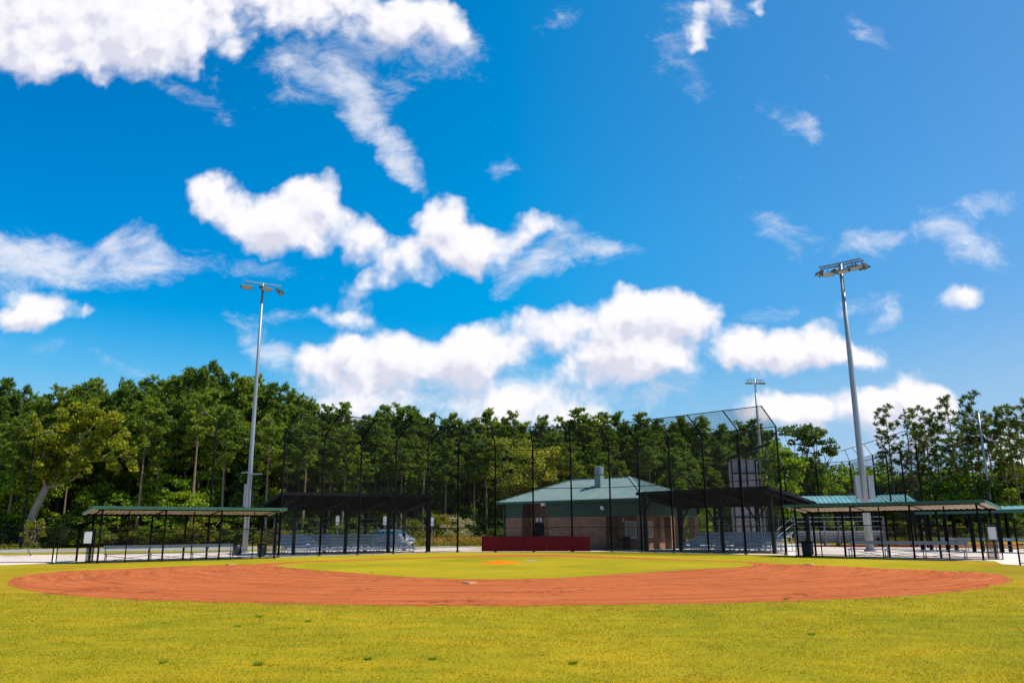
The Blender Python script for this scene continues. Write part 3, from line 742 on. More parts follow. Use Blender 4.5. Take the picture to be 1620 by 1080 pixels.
gr_ = D(1577, 838, 42.6).xy.to_3d()
gate_leaf(RD1 + uR * .1, (gr_ - RD1), (gr_ - RD1).length, 1.9, 'narrow chain link panel with white placard right of the right dugout')
mesh_fence('side_fence', [G(1614, 893.5), G(1614, 893.5) + Vector((3.5, -2.2, 0)), G(1614, 893.5) + Vector((12, -6, 0))], 1.86, 'black chain link fence post and panel at the right edge of the field', 'fence')
def placard(p, ang, label):
    e = empty('placard', p, ang, label, 'sign', 'white placards on the dugout fences')
    MB().box((0, 0, .31), (.38, .02, .62)).build('board', M_['white'], e)
    MB().box((0, .02, .31), (.42, .02, .66)).build('backing', M_['galv_dark'], e)
placard(lerp(gl, LD0, .55) + Vector((0, -.06, 1.1)), math.atan2((LD0 - gl).y, (LD0 - gl).x), 'white blank looking placard on the panel left of the left dugout')
placard(lerp(RD1 + uR * .1, gr_, .5) + Vector((0, -.08, 1.08)), math.atan2((gr_ - RD1).y, (gr_ - RD1).x), 'white blank looking placard on the panel right of the right dugout')

# ------------------------------------------------------------------ bleacher canopies and bleachers
def canopy(FL, FR, zf, zb, depth, cols, label, roofmat, colmat, trim, undermat=None, group='shade canopies over the bleachers', inset=.7, braces=True):
    u, bk, L = frame(FL, FR); FL = Vector(FL); e = empty('bleacher_canopy', FL, math.atan2(u.y, u.x), label, 'canopy', group)
    n = int(L / .4); w = L / n; ro = MB()
    for k in range(n):
        for a, b_, h, th in ((k * w, k * w + w * .72, 0, .06), (k * w + w * .72, k * w + w, .04, .07)):
            ro.hexa([(a, 0, zf + h), (b_, 0, zf + h), (b_, depth, zb + h), (a, depth, zb + h)], (0, 0, th))
    r = ro.build('roof', roofmat, e)
    fa = MB().box((L / 2, -.022, zf - .02), (L + .09, .035, .24)).box((L / 2, depth + .022, zb - .02), (L + .09, .035, .18))
    for x in (-.022, L + .022): fa.hexa([(x - .017, 0, zf - .12), (x + .017, 0, zf - .12), (x + .017, depth, zb - .10), (x - .017, depth, zb - .10)], (0, 0, .2))
    fa.build('fascia', trim, r)
    pu = MB()
    for i in range(7):
        t = (i + .5) / 7; y = depth * t; z = zf + (zb - zf) * t - .07
        pu.box((L / 2, y, z), (L - .02, .07, .12))
    pu.build('purlin', colmat, e)
    for t in cols:
        x = t * L
        rf = MB().hexa([(x - .07, .1, zf - .34), (x + .07, .1, zf - .34), (x + .07, depth - .1, zb - .33), (x - .07, depth - .1, zb - .33)], (0, 0, .2)); rf.build('rafter', colmat, e)
        for y in (inset, depth - .9):
            zt = zf + (zb - zf) * y / depth - .3
            c = MB().box((x, y, zt / 2), (.2, .2, zt)); co = c.build('column', colmat, e)
            if not braces: continue
            br = MB()
            for sx in ((1,) if t < .05 else (-1,) if t > .95 else (-1, 1)): br.bar((x + sx * .05, y, zt - 1.0), (x + sx * .85, y, zt + .05), .1)
            br.build('brace', colmat, co)
    return e, u, bk, L
CL0 = Vector((-16.5, 58.0, 0)); CL1 = Vector((-6.15, 64.6, 0))
cL = canopy(CL0, CL1, 4.33, 3.4, 6.3, [.1, .42, .70, .985], 'black roofed canopy with braced posts over the left bleachers', M_['blackroof'], M_['charcoal'], M_['charcoal'])
CR0 = Vector((9.9, 64.9, 0)); CR1 = Vector((17.7, 56.0, 0))
cR = canopy(CR0, CR1, 4.45, 3.45, 6.3, [.015, .3, .62, .97], 'black roofed canopy with braced posts over the right bleachers', M_['blackroof'], M_['charcoal'], M_['charcoal'])

def bleacher(o, u, L, rows, label, flip=1, mtl='alu'):
    """five rows of aluminium planks; o = front left corner, u = along the front, rows climb away from it"""
    e = empty('bleacher', o, math.atan2(u.y, u.x), label, 'bleacher', 'aluminium bleachers')
    for r in range(rows):
        zs = .42 + .24 * r; y = .7 * r
        MB().box((L / 2, y + .15, zs), (L, .28, .05)).build('seat', M_[mtl], e)
        MB().box((L / 2, y - .02, zs - .10), (L, .03, .15)).build('riser', M_[mtl], e)
        if r: MB().box((L / 2, y - .3, zs - .30), (L, .5, .045)).build('foot_plank', M_[mtl], e)
    n = 6
    for i in range(n + 1):
        x = .1 + (L - .2) * i / n; f = MB()
        f.bar((x, 0, .08), (x, .7 * rows, .08), .06).bar((x, 0, .3), (x, .7 * (rows - 1) + .3, .38 + .24 * (rows - 1)), .06)
        for r in range(rows): f.bar((x, .7 * r + .1, .08), (x, .7 * r + .1, .40 + .24 * r), .05)
        f.bar((x, .7 * rows, .08), (x, .7 * rows, 2.4), .045)
        f.build('frame', M_['galv'], e)
    yb = .7 * rows; zb = .42 + .24 * rows
    g = MB()
    for z in (zb + .15, zb + .62, zb + 1.0): g.bar((0, yb, z), (L, yb, z), .045, n=6)
    for x in (0, L):
        g.bar((x, yb, zb + 1.0), (x, .9, 1.55), .045, n=6).bar((x, .9, 1.55), (x, .9, .3), .045, n=6).bar((x, yb, zb + .5), (x, .9, 1.1), .04, n=6).bar((x, yb, .1), (x, yb, zb + 1), .045, n=6).bar((x, yb * .5, .5), (x, yb * .5, 2.0), .04, n=6)
    g.build('guard_rail', M_['galv'], e)
    for x in (L * .33, L * .66):
        h = MB()
        h.tube([(x, .65, .5), (x, .65, 1.35), (x, .9, 1.5), (x, 1.3, 1.6), (x, 1.45, 1.45), (x, 1.45, .8)], .024, 6)
        h.tube([(x, 1.45, .9), (x, 2.1, .95)], .024, 6)
        h.tube([(x, 2.1, .9), (x, 2.1, 1.85), (x, 2.4, 2.0), (x, 2.8, 2.1), (x, 2.9, 1.95), (x, 2.9, 1.3)], .024, 6)
        h.build('hand_rail', M_['galv'], e)
    # steps at the end
    st = MB()
    for k in range(2): st.box((-.45, .3 + .35 * k, .2 + .2 * k), (.8, .3, .04)); st.box((L + .45, .3 + .35 * k, .2 + .2 * k), (.8, .3, .04))
    st.build('step', M_[mtl], e)
    return e
uCL = frame(CL0, CL1)[0]; bCL = frame(CL0, CL1)[1]; uCR, bCR = frame(CR0, CR1)[:2]
bleacher(CL0 + uCL * .9 + bCL * 1.15, uCL, 10.2, 5, 'silver bleachers of five rows under the left black canopy')
bleacher(CR0 + uCR * 3.0 + bCR * 1.15, uCR, 8.0, 5, 'silver bleachers of five rows under the right black canopy')

# ------------------------------------------------------------------ floodlight poles
def floodlight(parent, p, aim, size=.62, m='galv_dark'):
    """lamp head hanging at p and facing the direction aim"""
    aim = Vector(aim).normalized(); rot = aim.to_track_quat('-Y', 'Z').to_matrix()
    def T(v): return Vector(p) + rot @ Vector(v)
    h = MB(); w, d, t = size, size * .42, size * .34
    prof = [(-w / 2, -d * .5, -t / 2), (-w / 2, d * .6, -t * .15), (-w / 2, d * .6, t * .35), (-w / 2, -d * .8, t * .62)]
    vs = [T(q) for q in prof] + [T((-q[0], q[1], q[2])) for q in prof]
    h.add(vs, [(0, 1, 2, 3), (7, 6, 5, 4), (0, 4, 5, 1), (1, 5, 6, 2), (2, 6, 7, 3)])
    # visor lips
    h.add([T(q) for q in [(-w / 2, -d * .8, t * .62), (w / 2, -d * .8, t * .62), (w / 2, -d * 1.25, t * .5), (-w / 2, -d * 1.25, t * .5), (-w / 2, -d * .8, t * .66), (w / 2, -d * .8, t * .66), (w / 2, -d * 1.25, t * .54), (-w / 2, -d * 1.25, t * .54)]],
          [(3, 2, 1, 0), (4, 5, 6, 7), (0, 1, 5, 4), (1, 2, 6, 5), (2, 3, 7, 6), (3, 0, 4, 7)])
    ho = h.build('floodlight', M_[m], parent)
    MB().add([T(q) for q in [(-w * .46, -d * .52, -t * .42), (w * .46, -d * .52, -t * .42), (w * .46, -d * .78, t * .52), (-w * .46, -d * .78, t * .52)]], [(0, 1, 2, 3)]).build('glass', M_['lampglass'], ho)
    MB().bar(T((0, d * .2, t * .3)), Vector(p) + UP * .38, .07).build('bracket', M_['galv_dark'], ho)
def light_pole(base, h, arms, label, boxes=None, r0=.26, r1=.11, heads=None, size=.62, collar=6.2):
    base = Vector(base); e = empty('light_pole', base, 0, label, 'light pole', 'floodlight poles around the fields')
    MB().tube([(0, 0, 0), (0, 0, h * .33), (0, 0, h * .66), (0, 0, h)], [r0, r0 * .8, (r0 + r1) * .45, r1], 14).build('pole', M_['galv'], e, smooth=True)
    MB().tube([(0, 0, 0), (0, 0, .14)], [r0 * 1.5, r0 * 1.4], 16).build('footing', M_['block'], e)
    for (d, L, z, off) in arms:
        d = Vector(d).normalized()
        a = MB().bar(Vector((0, 0, z)) + off - d * L / 2, Vector((0, 0, z)) + off + d * L / 2, .13, .10); a.build('crossarm', M_['galv'], e)
    st = MB()
    for i in range(1, int(h / .9)): 
        z = i * .9 + 2; 
        if z < h - .5: st.bar((-.18 if i % 2 else 0, 0, z), (0 if i % 2 else .18, 0, z), .03)
    st.build('climbing_peg', M_['galv_dark'], e)
    for (p, aim) in heads: floodlight(e, p, aim, size)
    if collar:
        a = MB().bar((-.1, -.1, collar), (1.0, -.15, collar), .1).bar((-.1, -.1, collar + .12), (-.8, .3, collar + .12), .08); a.build('service_arm', M_['galv'], e)
    for (x, y, z0, z1, w, dd) in boxes or []:
        MB().box((x, y, (z0 + z1) / 2), (w, dd, z1 - z0)).box((x * .6, y, z0 + .3), (abs(x) * .8, .06, .06)).box((x * .6, y, z1 - .3), (abs(x) * .8, .06, .06)).build('cabinet', M_['galv'], e)
    return e
pl = G(387, 874.2); hL = 22.4
dL = Vector((2.6, 1.5, 0)).normalized()
light_pole(pl, hL, [(dL, 3.0, hL - .05, Vector((0, 0, 0)))], 'tall slim grey floodlight pole with three lamp heads behind the left dugout',
           boxes=[(-.3, .1, 3.6, 5.4, .2, .25)], r0=.215, r1=.09,
           heads=[(dL * -1.35 + UP * (hL - .55), (.5, -1, -.55)), (dL * .15 + UP * (hL - .55) + Vector((.1, -.25, 0)), (.9, -.6, -.5)), (dL * 1.35 + UP * (hL - .6), (1, .1, -.7))], size=.95)
pr = G(1377, 872.0); hR = 21.9; dR = Vector((2.25, -2.0, 0)).normalized(); nR = Vector((-dR.y, dR.x, 0)) * -1
light_pole(pr, hR, [(dR, 3.3, hR, Vector((0, 0, 0)) + nR * .15), (dR, 3.3, hR - .0, nR * -.45)], 'tallest grey floodlight pole with seven lamp heads behind the right dugout',
           boxes=[(-.48, -.1, 3.7, 5.45, .36, .3), (.52, .0, 3.7, 5.45, .42, .3)], r0=.29, r1=.13,
           heads=[(dR * -1.5 + nR * .2 + UP * (hR - .55), (-1, .3, -.6)), (dR * -.9 + nR * .35 + UP * (hR - .8), (-.3, -1, -.4)), (dR * -.4 - nR * .4 + UP * (hR - .45), (-.5, .9, -.5)),
                  (dR * .35 + nR * .35 + UP * (hR - .75), (-.9, -.9, -.9)), (dR * .75 - nR * .45 + UP * (hR - .4), (.6, .9, -.5)), (dR * 1.25 + nR * .3 + UP * (hR - .65), (-.75, -.8, -.8)), (dR * 1.5 - nR * .4 + UP * (hR - .5), (.9, .2, -.6))], size=.84, collar=6.1)
pf = D(1212, 836, 108); pf.z = 0
dF = Vector((1, .2, 0)).normalized()
light_pole(pf, 21.6, [(dF, 2.6, 21.5, Vector((0, 0, 0)))], 'distant thin floodlight pole rising behind the scorer tower', r0=.27, r1=.12,
           heads=[(dF * x + UP * 21.0, (a, -1, -.5)) for x, a in ((-1.1, -.8), (-.6, -.4), (.3, .7), (.8, .9), (1.25, 1.2))], size=.62, collar=0)
pg = D(1573, 836, 104); pg.z = 0
light_pole(pg, 16.2, [(Vector((1, .1, 0)), 3.6, 16.1, Vector((0, 0, 0)))], 'pale steel light pole with flat crossarm among the pines behind the right dugout', r0=.22, r1=.13,
           heads=[(Vector((x, 0, 15.8)), (.2, 1, -.2)) for x in (-1.6, -.7, .7, 1.6)], size=.5, collar=0)

# street lamps
def street_lamp(px, Y, h, label, twin=False, side=-1, m='black'):
    b = D(px, 838, Y); b.z = 0; e = empty('street_lamp', b, 0, label, 'street lamp', 'black street lamps by the parking lot')
    MB().tube([(0, 0, 0), (0, 0, .9), (0, 0, h * .5), (0, 0, h)], [.16, .11, .09, .065], 10).build('pole', M_[m], e, smooth=True)
    for s_ in ((-1, 1) if twin else (side,)):
        MB().tube([(0, 0, h - .25), (s_ * .5, 0, h + .25), (s_ * 1.1, 0, h + .4)], .05, 8).build('arm', M_[m], e)
        MB().hexa([(s_ * 1.0, -.17, h + .32), (s_ * 1.85, -.2, h + .36), (s_ * 1.85, .2, h + .36), (s_ * 1.0, .17, h + .32)], (0, 0, .12)).build('lamp_head', M_['galv_dark'], e)
street_lamp(330, 82, 13.2, 'tall black street lamp with one curved arm left of the left floodlight pole', side=-1)
street_lamp(742, 98, 11.7, 'black twin head street lamp seen through the backstop, left of the yellow tree', True)
street_lamp(829, 110, 12.4, 'black twin head street lamp in front of the yellow green tree', True)
street_lamp(36, 84, 11.5, 'black street lamp by the leaning oak', side=1)

# ------------------------------------------------------------------ restroom building
BA = Vector((-.75, 75.2, 0)); BB = Vector((10.55, 66.0, 0))
uB, bB, LB = frame(BA, BB)
eb = empty('restroom_building', BA, math.atan2(uB.y, uB.x), 'brick building with green band and hipped teal metal roof behind the backstop', 'building')
DEP = 9.5; EAVE = 4.05; OVH = .55; RISE = 2.05; BR = 2.72
xw = LB * .76      # the wall steps back for the porch right of here
W_ = MB()
def wall_run(m_, pts, z0, z1, th=.2):
    for a, b in zip(pts[:-1], pts[1:]):
        a, b = Vector((*a, 0)), Vector((*b, 0)); d = (b - a).normalized(); n_ = Vector((-d.y, d.x, 0)) * th
        m_.hexa([a + UP * z0, b + UP * z0, b + n_ + UP * z0, a + n_ + UP * z0], UP * (z1 - z0))
ax0, ax1 = LB * .145, LB * .33        # door recess
outline = [(0, 0), (ax0, 0), (ax0, 1.1), (ax1, 1.1), (ax1, 0), (xw, 0), (xw, 1.8), (LB - 1.2, 1.8), (LB - 1.2, DEP), (0, DEP), (0, 0)]
wall_run(W_, outline, 0, BR, .18); W_.build('brick_wall', M_['brick'], eb)
bd = MB(); bo = [(0, 0), (ax0, 0), (ax0, .3), (ax1, .3), (ax1, 0), (LB, 0), (LB, DEP), (0, DEP), (0, 0)]
wall_run(bd, [(-.02, -.02), (ax0, -.02)], BR, EAVE - .05, .2); wall_run(bd, [(ax1, -.02), (LB + .02, -.02), (LB + .02, DEP), (-.02, DEP), (-.02, -.02)], BR, EAVE - .05, .2)
bd.build('green_band', M_['dgreen'], eb)
# recess back and side up to the eave
rc = MB(); wall_run(rc, [(ax0, .2), (ax0, 1.1), (ax1, 1.1), (ax1, .2)], BR, EAVE - .05, .17); rc.build('recess_wall', varied('brown_brick', (.09, .05, .04), (.12, .065, .05), 2), eb)
do = MB().box(((ax0 + ax1) / 2 - .3, 1.05, 1.12), (1.0, .06, 2.2)).build('door', M_['charcoal'], eb)
MB().box(((ax0 + ax1) / 2 + .08, .99, 1.05), (.06, .05, .16)).build('handle', M_['galv'], do)
# roof: thick hipped shell with real standing seams
x0, x1, y0, y1 = -OVH, LB + OVH, -OVH, DEP + OVH; yr = (y0 + y1) / 2; hd = (y1 - y0) / 2 * .86
E = [Vector((x0, y0, EAVE)), Vector((x1, y0, EAVE)), Vector((x1, y1, EAVE)), Vector((x0, y1, EAVE))]
Rg = [Vector((x0 + hd * 1.05, yr, EAVE + RISE)), Vector((x1 - hd, yr, EAVE + RISE))]
rf = MB(); tt = UP * .09
for quad in ([E[0], E[1], Rg[1], Rg[0]], [E[2], E[3], Rg[0], Rg[1]]): rf.hexa(quad, tt)
for tri in ([E[1], E[2], Rg[1]], [E[3], E[0], Rg[0]]):
    n0 = len(rf.v); vs = tri + [p + tt for p in tri]; rf.add(vs, [(2, 1, 0), (3, 4, 5), (0, 1, 4, 3), (1, 2, 5, 4), (2, 0, 3, 5)])
ro = rf.build('roof', M_['teal'], eb)
sm = MB()
def seams(a, b, c, d, step):
    """ribs on the slope a-b (eave) to d-c (ridge), running up the slope"""
    L_ = (b - a).length; ux = (b - a) / L_; nn = int(L_ / step)
    sl = ((c + d) / 2 - (a + b) / 2); sl -= ux * sl.dot(ux)
    ta, tb = (d - a).dot(ux), (c - a).dot(ux)
    for i in range(1, nn):
        s_ = L_ * i / nn
        if s_ < ta: f_ = s_ / ta
        elif s_ > tb: f_ = (L_ - s_) / max(L_ - tb, 1e-6)
        else: f_ = 1.0
        if f_ < .04: continue
        p = a + ux * s_ + tt; sm.bar(p + UP * .02, p + sl * f_ + UP * .02, .035, .06)
seams(E[0], E[1], Rg[1], Rg[0], .42); seams(E[1], E[2], Rg[1], Rg[1], .42); seams(E[3], E[0], Rg[0], Rg[0], .42); seams(E[2], E[3], Rg[0], Rg[1], .42)
sm.build('roof_seam', M_['teal'], ro)
hp = MB()
for a, b in ((E[0], Rg[0]), (E[1], Rg[1]), (E[2], Rg[1]), (E[3], Rg[0]), (Rg[0], Rg[1])): hp.bar(a + UP * .12, b + UP * .12, .22, .06)
hp.build('ridge_cap', M_['teal'], ro)
gu = MB()
for a, b in ((E[0], E[1]), (E[1], E[2]), (E[3], E[0])):
    d_ = (b - a).normalized(); o_ = Vector((d_.y, -d_.x, 0)) * .06; gu.bar(a + o_ - UP * .02, b + o_ - UP * .02, .12, .16)
gu.build('gutter', M_['green'], ro)
so_ = MB().box((LB / 2, -OVH / 2, EAVE - .06), (LB + OVH * 2, OVH, .03)).box((LB + OVH / 2 + .02, DEP / 2, EAVE - .06), (OVH, DEP, .03)); so_.build('soffit', M_['dgreen'], ro)
# ventilator on the front slope
def on_front(x, f): return Vector((x, y0 + (yr - y0) * f, EAVE + RISE * f))
vp = on_front(LB * .595, .62); vt = MB().box(vp + UP * .45, (.62, .62, 1.1)); v_o = vt.build('vent_shaft', M_['teal'], ro)
MB().tube([vp + UP * 1.0, vp + UP * 1.12, vp + UP * 1.12, vp + UP * 1.75, vp + UP * 1.8], [.26, .30, .42, .42, .26], 18).build('vent_head', M_['galv'], v_o)
# windows, wall lamps, columns, drain pipe, fountain
for (x, y, w, z0, z1) in ((LB * .845, 1.76, .95, 1.05, 2.25),):
    wf = MB().box((x, y - .01, (z0 + z1) / 2), (w + .12, .06, z1 - z0 + .12)).build('window', M_['white'], eb)
    MB().box((x, y - .045, (z0 + z1) / 2), (w, .03, z1 - z0)).build('pane', M_['window'], wf); MB().box((x, y - .07, z0 - .09), (w + .3, .14, .06)).build('sill', M_['white'], wf)
for (y, w, z0, z1) in ((3.0, .95, 1.05, 2.25), (6.6, .95, 1.05, 2.25)):
    wf = MB().box((LB - 1.18, y, (z0 + z1) / 2), (.06, w + .12, z1 - z0 + .12)).build('window', M_['white'], eb)
    MB().box((LB - 1.145, y, (z0 + z1) / 2), (.03, w, z1 - z0)).build('pane', M_['window'], wf)
for x, y in ((LB - .25, .28), (LB - .25, DEP - .3), (LB - .25, DEP * .5)):
    c = MB().box((x, y, BR / 2 + .02), (.62, .62, BR + .05)).build('column', M_['brick'], eb)
for (x, y, z) in ((ax0 + .95, .95, 2.55), (ax0 + 1.35, .95, 2.55), (LB * .80, 1.7, 2.45), (LB * .92, 1.7, 2.45)): MB().box((x, y, z), (.17, .14, .34)).build('wall_lamp', M_['white'], eb)
MB().tube([(LB * .74, -.12, 3.42), (LB * .74, -.3, 3.42)], [.19, .15], 12).build('wall_lamp', M_['white'], eb)
MB().box((ax1 - .25, -.14, EAVE - .22), (.42, .2, .22)).build('wall_lamp', M_['white'], eb)
MB().bar((-.06, -.08, .05), (-.06, -.08, EAVE - .3), .1).build('drain_pipe', M_['dgreen'], eb)
f_ = MB().box((LB * .80, 1.45, .82), (.42, .5, .18)).box((LB * .80, 1.6, .4), (.2, .2, .8)).box((LB * .80 + .42, 1.45, .98), (.42, .5, .18)).box((LB * .80 + .42, 1.6, .5), (.2, .2, .95)); f_.build('drinking_fountain', M_['charcoal'], eb)

# ------------------------------------------------------------------ scorer tower behind the right canopy
tw = D(1190, 838, 71); tw.z = 0
te = empty('scorer_tower', tw, R(-8), 'grey walled scorer tower with slanting roof behind the right bleacher canopy', 'tower')
TW, TD, TH = 2.7, 2.6, 7.6
t_ = MB().box((-.35, TD / 2, TH / 2), (TW * .72, TD, TH)); tb = t_.build('tower_wall', M_['block'], te)
for x in (-1.38, -.75, -.1, .66): MB().box((x, -.04, TH / 2), (.1, .07, TH - .1)).build('wall_post', M_['black'], te)
MB().box((1.15, .4, TH / 2), (.09, .09, TH)).build('corner_post', M_['galv'], te); MB().box((1.15, 2.4, TH / 2), (.09, .09, TH)).build('corner_post', M_['galv'], te)
MB().hexa([(-1.6, -.5, TH + .05), (2.1, -.5, TH + 1.35), (2.1, TD + .5, TH + 1.35), (-1.6, TD + .5, TH + .05)], (0, 0, .14)).build('roof', M_['charcoal'], te)
bx = MB()
for k in range(5): bx.bar((-1.3 + .75 * k, 0, TH), (-1.3 + .75 * k, 0, TH + .1 + .26 * k), .05)
bx.bar((-1.3, 0, TH), (2.0, 0, TH), .06); bx.build('roof_truss', M_['galv_dark'], te)
c = MB(); chain_link(c, (.8, .1, .1), (1.6, 0, 0), (0, 0, TH + .6), .052, .006); c.build('stair_screen', M_['wire'], te)
for z in (2.6, 4.6, 6.4): MB().box((.1, -.09, z), (3.0, .05, .09)).build('wall_rail', M_['black'], te)

# ------------------------------------------------------------------ the neighbouring field at the right
c0 = D(1268, 838, 82); c0.z = 0; c1 = D(1441, 838, 79); c1.z = 0
uN, bN, LN = frame(c1, c0)
cn, _, _, _ = canopy(c1, c0, 4.7, 3.85, 5.4, [.03, .35, .68, .97], 'teal roofed canopy over the neighbouring bleachers, seen above the right dugout roof', M_['teal2'], M_['charcoal'], M_['green'])
ub = (c0 - c1).normalized()      # rows climb towards the camera: seen from behind
bleacher(D(1392, 838, 77).xy.to_3d(), ub, 7.6, 5, 'pale bleachers seen from behind through the right dugout')
# second backstop
q0 = D(1248, 838, 92); q1 = D(1355, 838, 86); q2 = D(1465, 838, 68)
q0.z = q1.z = q2.z = 0
def far_backstop(Q, h, label, name='backstop', over=1.2, side=-1):
    o0 = Vector(Q[0]); e = empty(name, o0, 0, label, 'backstop'); rl = MB(); c = MB(); tr = MB()
    for i, (a, b) in enumerate(zip(Q[:-1], Q[1:])):
        a, b = Vector(a) - o0, Vector(b) - o0; n = max(1, round((b - a).length / 3.4)); nv = inward(b - a) * side
        for z in (.08, 1.9, h * .55, h - .35, h): rl.bar(a + UP * z, b + UP * z, .06, n=6)
        tr.bar(a + UP * (h + 1.1) + nv * over, b + UP * (h + 1.1) + nv * over, .06, n=6)
        for k in range(0 if i == 0 else 1, n + 1):
            q = lerp(a, b, k / n); po = MB().tube([q, q + UP * h], .075, 8).build('post', M_['black'], e)
            MB().tube([q + UP * h, q + UP * (h + 1.1) + nv * over], .045, 6).build('arm', M_['galv'], po)
        chain_link(c, a + UP * .05, b - a, UP * (h - .1), .075, .0065)
    rl.build('rail', M_['black'], e); tr.build('top_rail', M_['black'], e); c.build('chain_link', M_['wire'], e)
far_backstop([q0, q1, q2], 8.6, 'second tall black backstop of the neighbouring field, right of the tallest floodlight pole', over=.7, side=1)
# neighbouring dugout with teal roof
nd0 = D(1452, 838, 60); nd1 = D(1700, 838, 52); nd0.z = nd1.z = 0
canopy(nd0, nd1, 2.75, 3.02, 2.6, [.0, .18, .36, .54, .72, .9], 'low teal roofed shelter of the neighbouring field behind the right dugout', M_['teal2'], M_['black'], M_['green'], group='shelters of the neighbouring field', inset=.4, braces=False)
team_bench(nd0, *frame(nd0, nd1)[:2], .5, 9.0, 1.3, 'silver bench under the low teal roofed shelter')
mesh_fence('field_fence', [D(1400, 838, 74).xy.to_3d(), D(1500, 838, 66).xy.to_3d(), D(1720, 838, 60).xy.to_3d()], 1.5, 'low dark fence of the neighbouring field beyond the right dugout', 'fence', False)

# ------------------------------------------------------------------ parking signs and cars
def parking_sign(px, Y, label, ztop=2.55):
    b = D(px, 838, Y); b.z = 0; e = empty('parking_sign', b, R(5), label, 'sign', 'white signs by the parking lot')
    MB().bar((0, 0, 0), (0, 0, ztop), .06).build('post', M_['galv'], e)
    MB().box((0, -.05, ztop - .42), (.34, .02, .5)).build('board', M_['white'], e); MB().box((0, -.05, ztop - .86), (.34, .02, .26)).build('plate', M_['white'], e)
parking_sign(533.5, 80, 'white parking sign above the left bleachers, leftmost of three', 3.2)
parking_sign(608.5, 82, 'white parking sign beside the silver van, middle of three', 3.2)
parking_sign(683.5, 84, 'white parking sign right of the silver van, rightmost of three', 3.1)

def vehicle(loc, heading, paint, label, cat, name):
    """minivan: loft of cross-sections along the length (x forward)"""
    e = empty(name, loc, heading, label, cat)
    # x, roofheight, beltheight, half width at belt, half width at roof, bottom
    sec = [(-2.45, .95, .90, .80, .70, .45), (-2.40, 1.45, .98, .90, .70, .32), (-2.25, 1.68, 1.0, .94, .68, .28), (-1.6, 1.75, 1.0, .96, .70, .24), (-.4, 1.77, 1.0, .97, .71, .24),
           (.45, 1.72, 1.0, .97, .70, .24), (.85, 1.58, 1.02, .96, .66, .24), (1.45, 1.16, 1.04, .95, .72, .24), (1.75, 1.04, .98, .93, .78, .25), (2.2, .90, .84, .88, .74, .28), (2.42, .72, .66, .76, .62, .34), (2.47, .60, .52, .70, .60, .42)]
    vs, fs = [], []
    for (x, zr, zb, wb, wr, z0) in sec:
        ring = [(x, -wb * .93, z0), (x, -wb, (z0 + zb) / 2), (x, -wb, zb), (x, -wr, zr - .04), (x, -wr * .8, zr), (x, 0, zr + .02), (x, wr * .8, zr), (x, wr, zr - .04), (x, wb, zb), (x, wb, (z0 + zb) / 2), (x, wb * .93, z0)]
        vs += ring
    k = 11
    for i in range(len(sec) - 1):
        for j in range(k): fs.append((i * k + j, i * k + (j + 1) % k, (i + 1) * k + (j + 1) % k, (i + 1) * k + j))
    fs += [tuple(range(k))[::-1], tuple(range((len(sec) - 1) * k, len(sec) * k))]
    body = MB().add(vs, fs).build('body', paint, e, smooth=False)
    md = body.modifiers.new('round', 'SUBSURF'); md.levels = md.render_levels = 1
    def sd(x, z):
        for a, b in zip(sec[:-1], sec[1:]):
            if a[0] <= x <= b[0]:
                t = (x - a[0]) / (b[0] - a[0]); g_ = [p + (q - p) * t for p, q in zip(a, b)]
                return g_[3] + (g_[4] - g_[3]) * max(0, min(1, (z - g_[2]) / max(.01, g_[1] - .04 - g_[2])))
        return .9
    for s_ in (-1, 1):
        for (xa, xb, xc, xd) in ((-2.2, -1.25, -1.3, -2.1), (-1.15, -.2, -.25, -1.15), (-.1, 1.2, .55, -.1)):
            q = [Vector((x, s_ * (sd(x, z) + .005), z)) for x, z in ((xa, 1.06), (xb, 1.06), (xc, 1.6), (xd, 1.6))]
            MB().hexa(q, (0, s_ * .012, 0)).build('side_window', M_['carglass'], e)
        MB().box((.95, s_ * 1.05, 1.12), (.2, .18, .16)).build('wing_mirror', paint, e)
        MB().hexa([(2.05, s_ * .86, .68), (2.44, s_ * .60, .60), (2.40, s_ * .60, .78), (2.0, s_ * .84, .86)], (.03, s_ * .03, .02)).build('headlight', M_['white'], e)
        for x in (-1.5, 1.5):
            w = MB().tube([(x, s_ * .72, .34), (x, s_ * .96, .34)], .34, 22).build('wheel', M_['tyre'], e)
            MB().tube([(x, s_ * .95, .34), (x, s_ * .985, .34)], .21, 14).build('rim', M_['galv'], w)
    ws = [Vector((1.42, -.78, 1.13)), Vector((1.42, .78, 1.13)), Vector((.72, .62, 1.62)), Vector((.72, -.62, 1.62))]
    MB().hexa(ws, (.05, 0, .035)).build('windscreen', M_['carglass'], e)
    MB().box((2.46, 0, .66), (.06, .8, .17)).build('grille', M_['galv_dark'], e); MB().box((2.49, 0, .42), (.04, .5, .12)).build('number_plate', M_['white'], e)
    return e
vehicle(D(624, 838, 87).xy.to_3d() , R(-38), M_['silver'], 'silver minivan parked behind the right end of the left bleachers', 'minivan', 'minivan')
vehicle(D(476, 838, 84).xy.to_3d(), R(-60), M_['bluecar'], 'blue grey car mostly hidden behind the left bleachers', 'car', 'parked_car').scale = (1, 1, .8)

